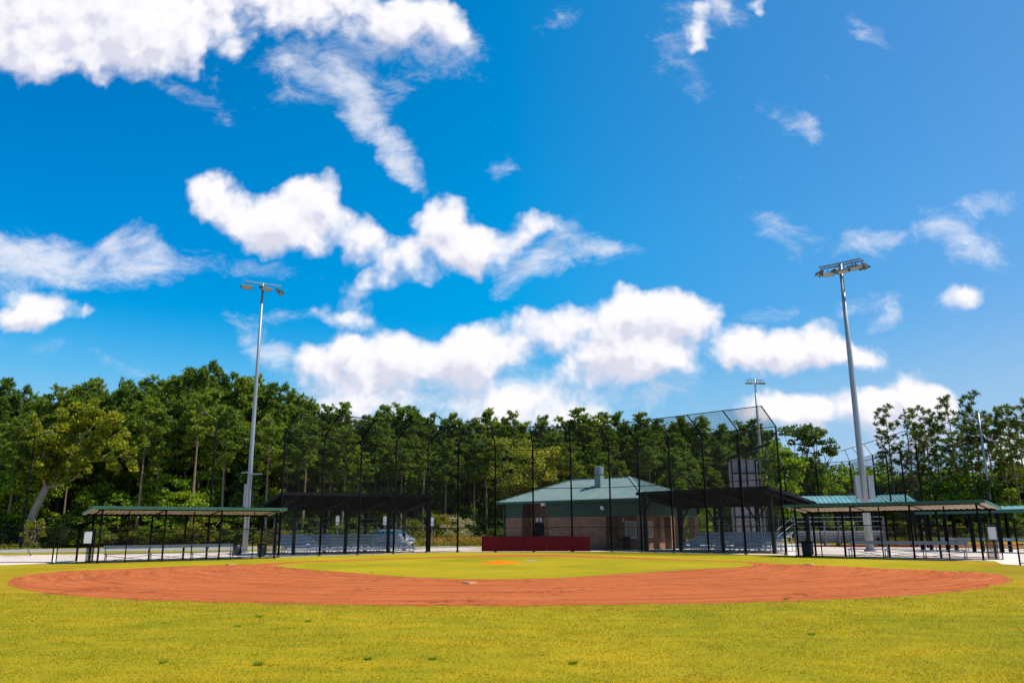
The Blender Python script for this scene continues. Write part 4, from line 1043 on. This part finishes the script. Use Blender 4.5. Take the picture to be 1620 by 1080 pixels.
# ------------------------------------------------------------------ trees and plants
def leaf_mesh(name, C, Dn, Up, w, l, m, tri=False):
    """leaves as small faces: centre C, long axis Dn, side axis Up (arrays), half width w, length l"""
    n = len(C); w = np.asarray(w)[:, None]; l = np.asarray(l)[:, None]
    if tri:
        V = np.stack([C - Up * w, C + Up * w, C + Dn * l], 1); k = 3
    else:
        V = np.stack([C - Dn * l * .5, C + Up * w, C + Dn * l * .5, C - Up * w], 1); k = 4
    V = V.reshape(-1, 3).astype(np.float32)
    me = bpy.data.meshes.new(name); me.vertices.add(n * k); me.vertices.foreach_set('co', V.ravel())
    me.loops.add(n * k); me.loops.foreach_set('vertex_index', np.arange(n * k, dtype=np.int32))
    me.polygons.add(n); me.polygons.foreach_set('loop_start', np.arange(0, n * k, k, dtype=np.int32)); me.polygons.foreach_set('loop_total', np.full(n, k, dtype=np.int32))
    me.update(calc_edges=True); me.materials.append(m)
    return me
def unit(a): return a / np.maximum(np.linalg.norm(a, axis=-1, keepdims=True), 1e-9)
def leaves_from(rng, pts, m, name, size, bias=(0, 0, .4), aspect=.42, tri=False):
    """one leaf per point, random axes"""
    n = len(pts); d = unit(rng.normal(size=(n, 3)) + np.array(bias)); s_ = unit(np.cross(d, rng.normal(size=(n, 3))))
    sz = size * rng.uniform(.6, 1.4, n)
    return leaf_mesh(name, pts, d, s_, sz * aspect, sz, m, tri)
def pine_proto(seed, H=22.0, crown0=.42, rad=3.0, dens=1.0, nbr=58, m='needle', sparse=False):
    rng = np.random.default_rng(seed); tr = MB()
    bend = rng.normal(0, .25, 2)
    axis = lambda z: np.array([bend[0] * math.sin(z / H * 2.4), bend[1] * math.sin(z / H * 2.0 + .5), z])
    tr.tube([axis(z) for z in np.linspace(0, H * .98, 9)], [.24 - .215 * i / 8 for i in range(9)], 7)
    C = []
    for i in range(nbr):
        t = (i + rng.uniform(0, 1)) / nbr; z = H * (crown0 + (1 - crown0) * t ** .85)
        prof = min(1, (t / .25 + .3) ** .6) * (1.02 - t) ** .6 * 1.15 if not sparse else (.35 + .65 * math.sin(math.pi * min(1, t + .12)))
        L = rad * prof * rng.uniform(.55, 1.15) + .35
        az = rng.uniform(0, 2 * math.pi); p0 = axis(z - L * .15); rise = rng.uniform(.10, .55) if t > .35 else rng.uniform(-.18, .3)
        dirv = np.array([math.cos(az), math.sin(az), 0])
        pts = [p0 + dirv * L * f + np.array([0, 0, 1]) * L * rise * f ** 1.5 for f in (0, .5, 1)]
        tr.tube(pts, [.055, .035, .012], 4)
        k = max(1, int(L / .95 * dens + rng.uniform(0, 1)))
        for j in range(k):
            f = 1.0 if j == 0 else rng.uniform(.3, .95); side = np.array([-dirv[1], dirv[0], 0]) * rng.normal(0, .30) * L * .5
            base = p0 + dirv * L * f + side * (f < 1) + np.array([0, 0, L * rise * f ** 1.5 + .1])
            for q in range(rng.integers(3, 6)): C.append(base + rng.normal(0, [.24, .24, .17]))
    C.append(axis(H) + [0, 0, 0]); C.append(axis(H - .5)); C.append(axis(H - .9) + [.2, 0, 0]); C = np.array(C)
    nb = 15
    P = np.repeat(C, nb, 0); d = unit(rng.normal(size=P.shape) + np.array([0, 0, .55]))
    out = P + d * rng.uniform(0, .10, (len(P), 1)); s_ = unit(np.cross(d, rng.normal(size=P.shape)))
    l = rng.uniform(.34, .60, len(P)); w = rng.uniform(.06, .11, len(P))
    return leaf_mesh('pine_crown', out, d, s_, w, l, M_[m], True), tr.mesh('pine_trunk', M_['bark'], True)
def broad_proto(seed, H, R_, z0, blobs=34, leaves=5200, size=.30, m='leaf', bark='barkd', limbs=7, flat=.8, lean=(0, 0), gaps=.25, blob=.36, trunk_r=.17):
    """broadleaf tree: trunk, limbs that reach the leaf clumps, clumps of leaves over an uneven crown"""
    rng = np.random.default_rng(seed); tr = MB(); cz = (H + z0) / 2; hz = (H - z0) / 2
    top = np.array([lean[0], lean[1], z0 + hz * .5])
    tr.tube([np.array([0, 0, 0]), top * [.3, .3, .45] + rng.normal(0, .1, 3) * [1, 1, 0], top], [trunk_r * 1.2, trunk_r * .9, trunk_r * .5], 8)
    B = []
    for i in range(blobs):
        u = unit(rng.normal(size=3)); r = rng.uniform(.45, 1.0) ** .6
        c = np.array([u[0] * R_ * r, u[1] * R_ * r, cz + u[2] * hz * r * .85]) + np.array([lean[0], lean[1], 0]) * (.5 + .5 * u[2])
        B.append((c, R_ * blob * rng.uniform(.6, 1.25)))
    for i in range(limbs):
        c = B[i % len(B)][0]; s_ = top * rng.uniform(.5, .95); mid = (s_ + c) / 2 + rng.normal(0, .25, 3)
        tr.tube([s_, mid, c], [trunk_r * .42, trunk_r * .28, .03], 5)
    pts = []; wts = np.array([b[1] ** 2 for b in B]); cnt = (leaves * wts / wts.sum()).astype(int)
    for (c, r), k in zip(B, cnt):
        u = unit(rng.normal(size=(k, 3))); u[:, 2] = np.where(u[:, 2] < -.3, u[:, 2] * .4, u[:, 2])
        rr = r * rng.uniform(.45, 1.06, (k, 1)) * (1 + .25 * np.sin(u[:, :1] * 7 + u[:, 1:2] * 5))
        pts.append(c + u * rr * [1, 1, flat])
    pts = np.concatenate(pts); keep = np.sin(pts[:, 0] * 2.1 + seed) * np.sin(pts[:, 1] * 1.9) * np.sin(pts[:, 2] * 2.3 + seed) < (1 - gaps) * .75
    pts = pts[keep]; pts[:, 2] = np.maximum(pts[:, 2], .05)
    return leaves_from(rng, pts, M_[m], 'crown', size), tr.mesh('trunk', M_[bark], True)
def put_tree(kind, proto, loc, sc, rz, label, cat, group, szxy=None):
    e = empty(kind, loc, rz, label, cat, group); a = szxy or sc
    e.scale = (a, a, sc)
    for nm, me in (('crown', proto[0]), ('trunk', proto[1])):
        o = bpy.data.objects.new(nm, me); S.collection.objects.link(o); o.parent = e
    return e
pines = [pine_proto(10 + i, 22, cr, rd, de, nb) for i, (cr, rd, de, nb) in enumerate([(.46, 2.3, 1.6, 56), (.52, 2.0, 1.7, 50), (.42, 2.6, 1.5, 60), (.56, 1.8, 1.8, 44), (.40, 2.2, 1.5, 64), (.50, 2.8, 1.5, 54)])]
thin = [pine_proto(40 + i, 22, cr, rd, de, nb, 'needle2', True) for i, (cr, rd, de, nb) in enumerate([(.45, 2.1, .8, 34), (.55, 1.8, .8, 28), (.40, 2.3, .75, 38)])]
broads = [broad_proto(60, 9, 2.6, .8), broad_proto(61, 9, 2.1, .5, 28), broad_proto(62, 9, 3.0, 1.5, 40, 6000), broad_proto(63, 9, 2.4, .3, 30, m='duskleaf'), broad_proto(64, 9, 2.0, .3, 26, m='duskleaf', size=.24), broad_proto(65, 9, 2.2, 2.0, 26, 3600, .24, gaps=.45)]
highp = [pine_proto(30 + i, 22, cr, rd, 1.4, nb) for i, (cr, rd, nb) in enumerate([(.60, 2.0, 40), (.66, 1.8, 34), (.58, 2.3, 42)])]
bushes = [broad_proto(70, 3, 1.5, .1, 18, 1800, .17, 'leaf', limbs=4, trunk_r=.05), broad_proto(71, 3, 1.3, .1, 16, 1500, .16, 'bush', limbs=4, trunk_r=.05), broad_proto(72, 3, 1.7, .1, 20, 2000, .18, 'duskleaf', limbs=4, trunk_r=.05)]
SKY = [(-60, 610), (-25, 600), (4, 612), (36, 628), (67, 612), (91, 618), (112, 606), (130, 601), (157, 620), (172, 612), (190, 604), (213, 597), (238, 602), (259, 596), (280, 584), (308, 573), (330, 581), (355, 591), (372, 600), (389, 595), (415, 608), (446, 611), (462, 626),
       (480, 632), (503, 643), (531, 637), (560, 668), (580, 657), (601, 641), (622, 640), (642, 642), (657, 652), (680, 655), (702, 664), (719, 655), (750, 663), (776, 647), (803, 653), (835, 668), (864, 658), (891, 660), (920, 647), (940, 660), (958, 652), (987, 652), (1021, 654), (1045, 664),
       (1080, 659), (1100, 668), (1122, 660), (1150, 672), (1180, 668), (1206, 664), (1228, 682)]
def edge_depth(px):
    return float(np.interp(px, [-100, 0, 300, 500, 800, 1200, 1400, 1700], [92, 96, 100, 106, 112, 116, 112, 104]))
def sky_y(px):
    return float(np.interp(px, [p for p, _ in SKY] + [1250, 1340, 1400, 1500, 1620, 1750], [y for _, y in SKY] + [700, 728, 730, 728, 722, 715]))
ZONES = [(-999, 60, 'left of the leaning oak'), (60, 150, 'behind the leaning oak'), (150, 260, 'above the left end of the left dugout'), (260, 385, 'above the middle of the left dugout'), (385, 455, 'just right of the left floodlight pole'),
         (455, 560, 'above the left black canopy'), (560, 690, 'above the right half of the left canopy'), (690, 800, 'behind the left part of the red padding'), (800, 900, 'above the left slope of the teal roof'),
         (900, 1010, 'above the ridge of the teal roof'), (1010, 1130, 'above the right black canopy'), (1130, 1240, 'around the scorer tower'), (1240, 1345, 'between the backstop and the tallest pole'), (1345, 1440, 'just right of the tallest pole'), (1440, 1540, 'above the right dugout roof'), (1540, 9999, 'at the right edge of the field')]
NUM = ['first', 'second', 'third', 'fourth', 'fifth', 'sixth', 'seventh', 'eighth', 'ninth', 'tenth', 'eleventh', 'twelfth', 'thirteenth', 'fourteenth', 'fifteenth', 'sixteenth']
pending = []
def plan(px, fn, desc, order=None):
    """collect now, name afterwards: label = look + zone + rank from the left inside its zone"""
    z = next(t for a, b, t in ZONES if a <= px < b); pending.append((desc, z, px, fn))
rnd = random.Random(7)
def at(px, Y):
    p = D(px, 838, Y); p.z = 0; return p
def plan_pine(px, ytop, Y, protos, desc, group, wide=1.0, kind='pine_tree'):
    p = at(px, Y); H = D(px, ytop, Y).z; pr_ = protos[rnd.randrange(len(protos))]; rz = rnd.uniform(0, 6.28)
    plan(px, lambda lab: put_tree(kind, pr_, p, H / 22.3, rz, lab, 'pine tree', group, wide * (.55 + .45 * H / 22.3)), desc)
for px, y in SKY:
    plan_pine(px, y, edge_depth(px) + rnd.uniform(3, 8), pines, 'dark pine breaking the skyline', 'pines along the skyline of the wood', rnd.uniform(.85, 1.1))
px = -70
while px < 1245:
    plan_pine(px, sky_y(px) + rnd.uniform(22, 85), edge_depth(px) + rnd.uniform(-1.5, 3.5), pines, 'lower pine inside the wood', 'pines inside the wood', rnd.uniform(.8, 1.05))
    px += rnd.uniform(13, 23)
for px in (12, 28, 214, 246, 300, 352, 421, 476, 520, 538, 566, 612, 634, 668, 702, 748, 770, 905, 948, 1032, 1072):
    plan_pine(px, sky_y(px) + rnd.uniform(25, 60), edge_depth(px) - rnd.uniform(4.5, 6.5), highp, 'bare trunked front pine', 'bare trunked pines at the edge of the wood')
for px, y in ((1420, 640), (1454, 646), (1484, 644), (1522, 628), (1537, 655), (1562, 619), (1584, 655), (1600, 644), (1622, 640), (1650, 630)):
    plan_pine(px, y, edge_depth(px) + rnd.uniform(-4, 2), thin, 'slender sparse pine on the skyline', 'slender pines at the right', .95)
for px, y in ((1466, 668), (1500, 672), (1548, 668), (1575, 672), (1612, 668), (1635, 660)):
    plan_pine(px, y, edge_depth(px) + rnd.uniform(2, 7), thin, 'shorter slender pine behind its neighbours', 'slender pines at the right', .95)
def plan_broad(px, ytop, Y, protos, desc, group, H0=9.0, kind='broadleaf_tree', cat='tree', wide=1.0):
    p = at(px, Y); H = D(px, ytop, Y).z; pr_ = protos[rnd.randrange(len(protos))]; rz = rnd.uniform(0, 6.28); s_ = H / (H0 * 1.04)
    plan(px, lambda lab: put_tree(kind, pr_, p, s_, rz, lab, cat, group, wide * (s_ * .5 + .5) if H0 > 5 else wide * s_ * 1.1), desc)
px = -70
while px < 1720:
    hi = rnd.uniform(718, 750) if rnd.random() < .3 else rnd.uniform(755, 808)
    plan_broad(px, hi, edge_depth(px) - rnd.uniform(1.0, 4.5), broads, 'leafy green wood-edge tree', 'broadleaf trees at the edge of the wood')
    px += rnd.uniform(15, 34)
px = -60
while px < 1720:
    if not (560 < px < 690):
        plan_broad(px, rnd.uniform(808, 835), edge_depth(px) - rnd.uniform(5, 8), bushes, 'low bush before the wood', 'bushes at the foot of the wood', 3.0, 'bush', 'bush', 1.2)
    px += rnd.uniform(17, 32)
px = 1235
while px < 1720:
    plan_broad(px, sky_y(px) + rnd.uniform(-8, 22), edge_depth(px) + rnd.uniform(5, 12), broads, 'rounded tree behind the pines', 'rounded trees at the right', wide=1.15)
    px += rnd.uniform(16, 26)
tall_broad = [broad_proto(80, 17, 3.4, 8.5, 26, 3600, .34, 'needle2', limbs=16, blob=.30, gaps=.3), broad_proto(81, 17, 3.0, 9.0, 22, 3000, .34, 'needle2', limbs=14, blob=.30, gaps=.3)]
plan_broad(1273, 656, 112, tall_broad[:1], 'tall open tree, larger of two,', 'tall open trees', 17, wide=1.0)
plan_broad(1306, 664, 110, tall_broad[1:], 'tall open tree, lower of two,', 'tall open trees', 17, wide=1.0)
plan_broad(1238, 690, 106, broads[:1], 'bright green tree right of the backstop end', 'bright trees')
# special trees
def special(kind, proto, loc, label, cat, rz=0.0): return put_tree(kind, proto, loc, 1, rz, label, cat, None)
def oak():
    rng = np.random.default_rng(5); base = at(38, 90); tr = MB()
    def W(px, y, dy=0): return np.array(D(px, y, 90 + dy)) - np.array(base)
    tr.tube([W(36, 866), W(44, 838), W(56, 805), W(72, 772), W(86, 752, 1), W(110, 736, 1.5)], [.62, .5, .44, .38, .30, .22], 10)
    limbs = [[W(86, 752, 1), W(118, 740, 0), W(140, 724, -1), W(175, 722, -1.5), W(208, 722, -2)], [W(72, 772), W(90, 768, -1), W(116, 758, -1.5), W(126, 748, -2)], [W(100, 742, 1), W(112, 712, 1), W(132, 690, 0), W(150, 668, 0)],
             [W(86, 752, 1), W(84, 716, 2), W(96, 684, 2), W(104, 660, 2)], [W(118, 740), W(150, 706, -1), W(164, 690, -1)], [W(72, 772), W(66, 738, -1), W(72, 704, -1)]]
    for l_ in limbs: tr.tube(l_, [.17, .12, .09, .06, .03][:len(l_)], 7)
    B = [(104, 668, 24), (140, 662, 24), (165, 678, 22), (80, 688, 20), (75, 712, 18), (188, 706, 20), (150, 700, 24), (110, 700, 24), (206, 716, 14), (130, 728, 16), (86, 736, 16), (180, 738, 12), (212, 738, 10), (64, 676, 12), (122, 650, 16), (152, 650, 12), (70, 752, 14), (100, 760, 12), (62, 730, 14),
         (158, 720, 12), (140, 745, 9), (195, 690, 12), (60, 700, 12), (90, 720, 20), (110, 745, 14), (84, 760, 14), (125, 715, 18), (98, 735, 16), (172, 728, 10), (62, 715, 14), (58, 745, 10)]
    pts = []
    for (x, y, r) in B:
        for q in range(5):
            c = W(x + rng.normal(0, r * .4), y + rng.normal(0, r * .35), rng.uniform(-3.5, 3.0)); rr = r / 1260 * 90 * rng.uniform(.4, .75)
            u = unit(rng.normal(size=(int(330 * rr * rr) + 60, 3))); u[:, 2] = np.where(u[:, 2] < -.2, u[:, 2] * .4, u[:, 2])
            pts.append(c + u * rr * rng.uniform(.5, 1.05, (len(u), 1)))
    pts = np.concatenate(pts)
    special('leaning_oak', (leaves_from(rng, pts, M_['oakleaf'], 'crown', .26), tr.mesh('trunk', M_['barklit'], True)), base, 'spreading oak with thick leaning sunlit trunk left of the left dugout', 'oak tree')
oak()
special('yellow_tree', broad_proto(90, 14.6, 4.3, 4.5, 46, 11000, .26, 'mossleaf', limbs=9, blob=.30), at(812, 107), 'yellow green tree left of the teal roof, left half of the pair', 'tree')
special('yellow_tree', broad_proto(91, 13.0, 3.2, 5.0, 30, 7000, .26, 'mossleaf', limbs=7, blob=.32), at(862, 107.5), 'smaller yellow green tree left of the teal roof, right half of the pair', 'tree')
special('young_tree', broad_proto(92, 2.95, .85, .35, 34, 3000, .12, 'bush', 'barklit', limbs=16, blob=.22, trunk_r=.035), G(49, 878.5), 'small thin young tree with yellowish leaves beside the left side fence', 'young tree')
special('flowering_bush', broad_proto(93, 3.3, 1.75, .3, 26, 3600, .13, 'blossom', limbs=6, blob=.3, trunk_r=.05), at(722, 93), 'rounded bush covered in cream blossom left of the red padding', 'bush')
special('yellow_bush', broad_proto(94, 3.2, 1.7, .1, 24, 2800, .16, 'bush', limbs=5, trunk_r=.05), at(650, 96), 'yellow green bush behind the silver minivan', 'bush')
special('yellow_bush', broad_proto(95, 3.9, 1.4, .1, 22, 2800, .16, 'bush', limbs=5, trunk_r=.05), at(697, 94.5), 'tall yellow green bush left of the blossoming bush', 'bush')
special('park_tree', broad_proto(96, 5.6, 1.9, .8, 26, 4600, .2, 'leaf', limbs=6, trunk_r=.09), at(1105, 92), 'bright green young tree seen below the right black canopy', 'tree')
# name and build everything planned above
byz = {}
for i, (desc, z, px, fn) in enumerate(pending): byz.setdefault((desc, z), []).append((px, i))
labels = {}
for (desc, z), L_ in byz.items():
    L_.sort()
    for k, (px, i) in enumerate(L_):
        labels[i] = f'{desc} {z}' if len(L_) == 1 else f'{desc} {z}, {NUM[k]} from left'
for i, (desc, z, px, fn) in enumerate(pending): fn(labels[i])

# the deep wood behind, read as one mass
rng = np.random.default_rng(11); P_ = []
for px in np.arange(-120, 1780, 7.0):
    y0_ = sky_y(px) + 20; d0_ = edge_depth(px)
    for q in range(3):
        Y = d0_ + 9 + rng.uniform(0, 10); p = at(px + rng.uniform(-5, 5), Y); H = max(4, D(px, y0_ + rng.uniform(-4, 40), Y).z)
        k = int(H * 6)
        c = np.stack([p.x + rng.normal(0, 1.0, k), p.y + rng.normal(0, 1.3, k), rng.uniform(0, 1, k) ** .9 * H], 1)
        P_.append((np.repeat(c, 6, 0) + rng.normal(0, .45, (k * 6, 3))))
P_ = np.concatenate(P_)
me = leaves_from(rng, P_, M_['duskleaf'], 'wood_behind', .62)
wo = bpy.data.objects.new('woods', me); S.collection.objects.link(wo); wo['kind'] = 'stuff'; wo['label'] = 'dark mass of woodland behind the first rows of trees'; wo['category'] = 'woods'
# flower bed by the path
P_ = []; F_ = []
for i in range(150):
    px = rng.uniform(655, 772); Y = rng.uniform(86, 93); p = at(px, Y); n = 45
    h = rng.uniform(.35, .95)
    P_.append(np.array([p.x, p.y, 0]) + np.abs(rng.normal(0, 1, (n, 3))) * [0, 0, h * .55] + rng.normal(0, .38, (n, 3)) * [1, 1, 0])
    if px > 676: F_.append(np.array([p.x, p.y, h * .75]) + rng.normal(0, .28, (22, 3)) * [1, 1, .6])
P_ = np.concatenate(P_); F_ = np.concatenate(F_)
fb = bpy.data.objects.new('flower_bed', leaves_from(rng, P_, M_['bush'], 'bed_leaves', .16)); S.collection.objects.link(fb); tag(fb, 'low strip of green and orange flowering plants along the path', 'flower bed', None, 'stuff')
fo = bpy.data.objects.new('flowers', leaves_from(rng, F_, M_['flower'], 'bed_blooms', .13)); S.collection.objects.link(fo); fo.parent = fb
# rough verge grass in front of the wood
P_ = []
for i in range(5200):
    px = rng.uniform(-60, 1700); Y = edge_depth(px) - rng.uniform(3, 16); p = at(px, Y)
    if -50 < p.x < -3 and 76 < p.y < 94: continue
    if abs(p.x - 5) < 11 and p.y < 90: continue
    P_.append(np.array([p.x, p.y, 0]) + np.abs(rng.normal(0, 1, (14, 3))) * [0, 0, .22] + rng.normal(0, .4, (14, 3)) * [1, 1, 0])
P_ = np.concatenate(P_)
vg = bpy.data.objects.new('verge_grass', leaves_from(rng, P_, M_['bush'], 'verge_grass', .2, (0, 0, 2.0), .18)); S.collection.objects.link(vg); tag(vg, 'rough uncut grass along the foot of the wood', 'grass', None, 'stuff')

# short turf in the foreground, real blades
rng = np.random.default_rng(21); n = 420000
Yb = 7.2 + 17 * rng.uniform(0, 1, n) ** 1.5; Xb = rng.uniform(-1, 1, n) * (Yb * .70 + .6)
dp = smooth_poly(dirt, 1); inside = np.zeros(n, bool)
for a, b in zip(dp, dp[1:] + dp[:1]):
    c_ = (a.y > Yb) != (b.y > Yb)
    if a.y != b.y: inside ^= c_ & (Xb < (b.x - a.x) * (Yb - a.y) / (b.y - a.y) + a.x)
lump = np.sin(Xb * 3.1 + np.sin(Yb * 2.3) * 2) * np.sin(Yb * 3.7 + np.sin(Xb * 1.7) * 2)
keep = (rng.uniform(-1, 1, n) < lump * .6 + .55) & ~inside
Xb, Yb, lump = Xb[keep], Yb[keep], lump[keep]; n = len(Xb)
C = np.stack([Xb, Yb, np.zeros(n)], 1); d = unit(rng.normal(size=(n, 3)) * [1, 1, .3] + np.array([0, 0, .75])); d[:, 2] = np.abs(d[:, 2]); s_ = unit(np.cross(d, rng.normal(size=(n, 3))))
l = rng.uniform(.018, .042, n) * (1 + .25 * lump); w = rng.uniform(.0022, .0045, n) * (Yb / 9)
gb = bpy.data.objects.new('grass_blades', leaf_mesh('grass_blades', C, d, s_, w, l, M_['blade'], True)); S.collection.objects.link(gb); tag(gb, 'short sunlit outfield turf nearest the camera', 'grass', None, 'stuff')
def weed(px, py, r, label):
    r *= .7; p = G(px, py); n = 55; a = rng.uniform(0, 6.28, n); rr = rng.uniform(0, r * .5, n)
    c = np.stack([p.x + np.cos(a) * rr, p.y + np.sin(a) * rr, np.zeros(n)], 1); d = unit(np.stack([np.cos(a), np.sin(a), rng.uniform(.3, 1.6, n)], 1)); s2 = unit(np.cross(d, rng.normal(size=(n, 3))))
    o = bpy.data.objects.new('weed_tuft', leaf_mesh('weed_tuft', c, d, s2, rng.uniform(.005, .010, n), rng.uniform(.05, .11, n) * r / .12, M_['weed'], True)); S.collection.objects.link(o); tag(o, label, 'weed', 'weed tufts in the turf')
for (x, y, r, t) in ((408, 1052, .15, 'dark green weed tuft low in the turf, biggest of those left of centre'), (907, 1050, .14, 'dark green weed tuft in the turf straight below the red padding'), (582, 1043, .12, 'green weed tuft between the two biggest tufts, left one'), (684, 1043, .12, 'green weed tuft between the two biggest tufts, right one'),
                     (256, 1049, .13, 'pale green weed tuft nearest the lower left corner'), (377, 991, .14, 'green weed tuft nearer the infield dirt, below the left floodlight pole'), (409, 976, .16, 'wide green weed tuft just below the dirt, left of centre'), (487, 983, .12, 'small green weed tuft just below the dirt near centre left'), (1284, 1004, .12, 'small green weed tuft in the turf below the right canopy'),
                     (588, 905.6, .12, 'weed tuft standing at the near edge of the infield grass'), (1244, 948, .13, 'yellow green weed tuft on the near edge of the dirt')):
    weed(x, y, r, t)
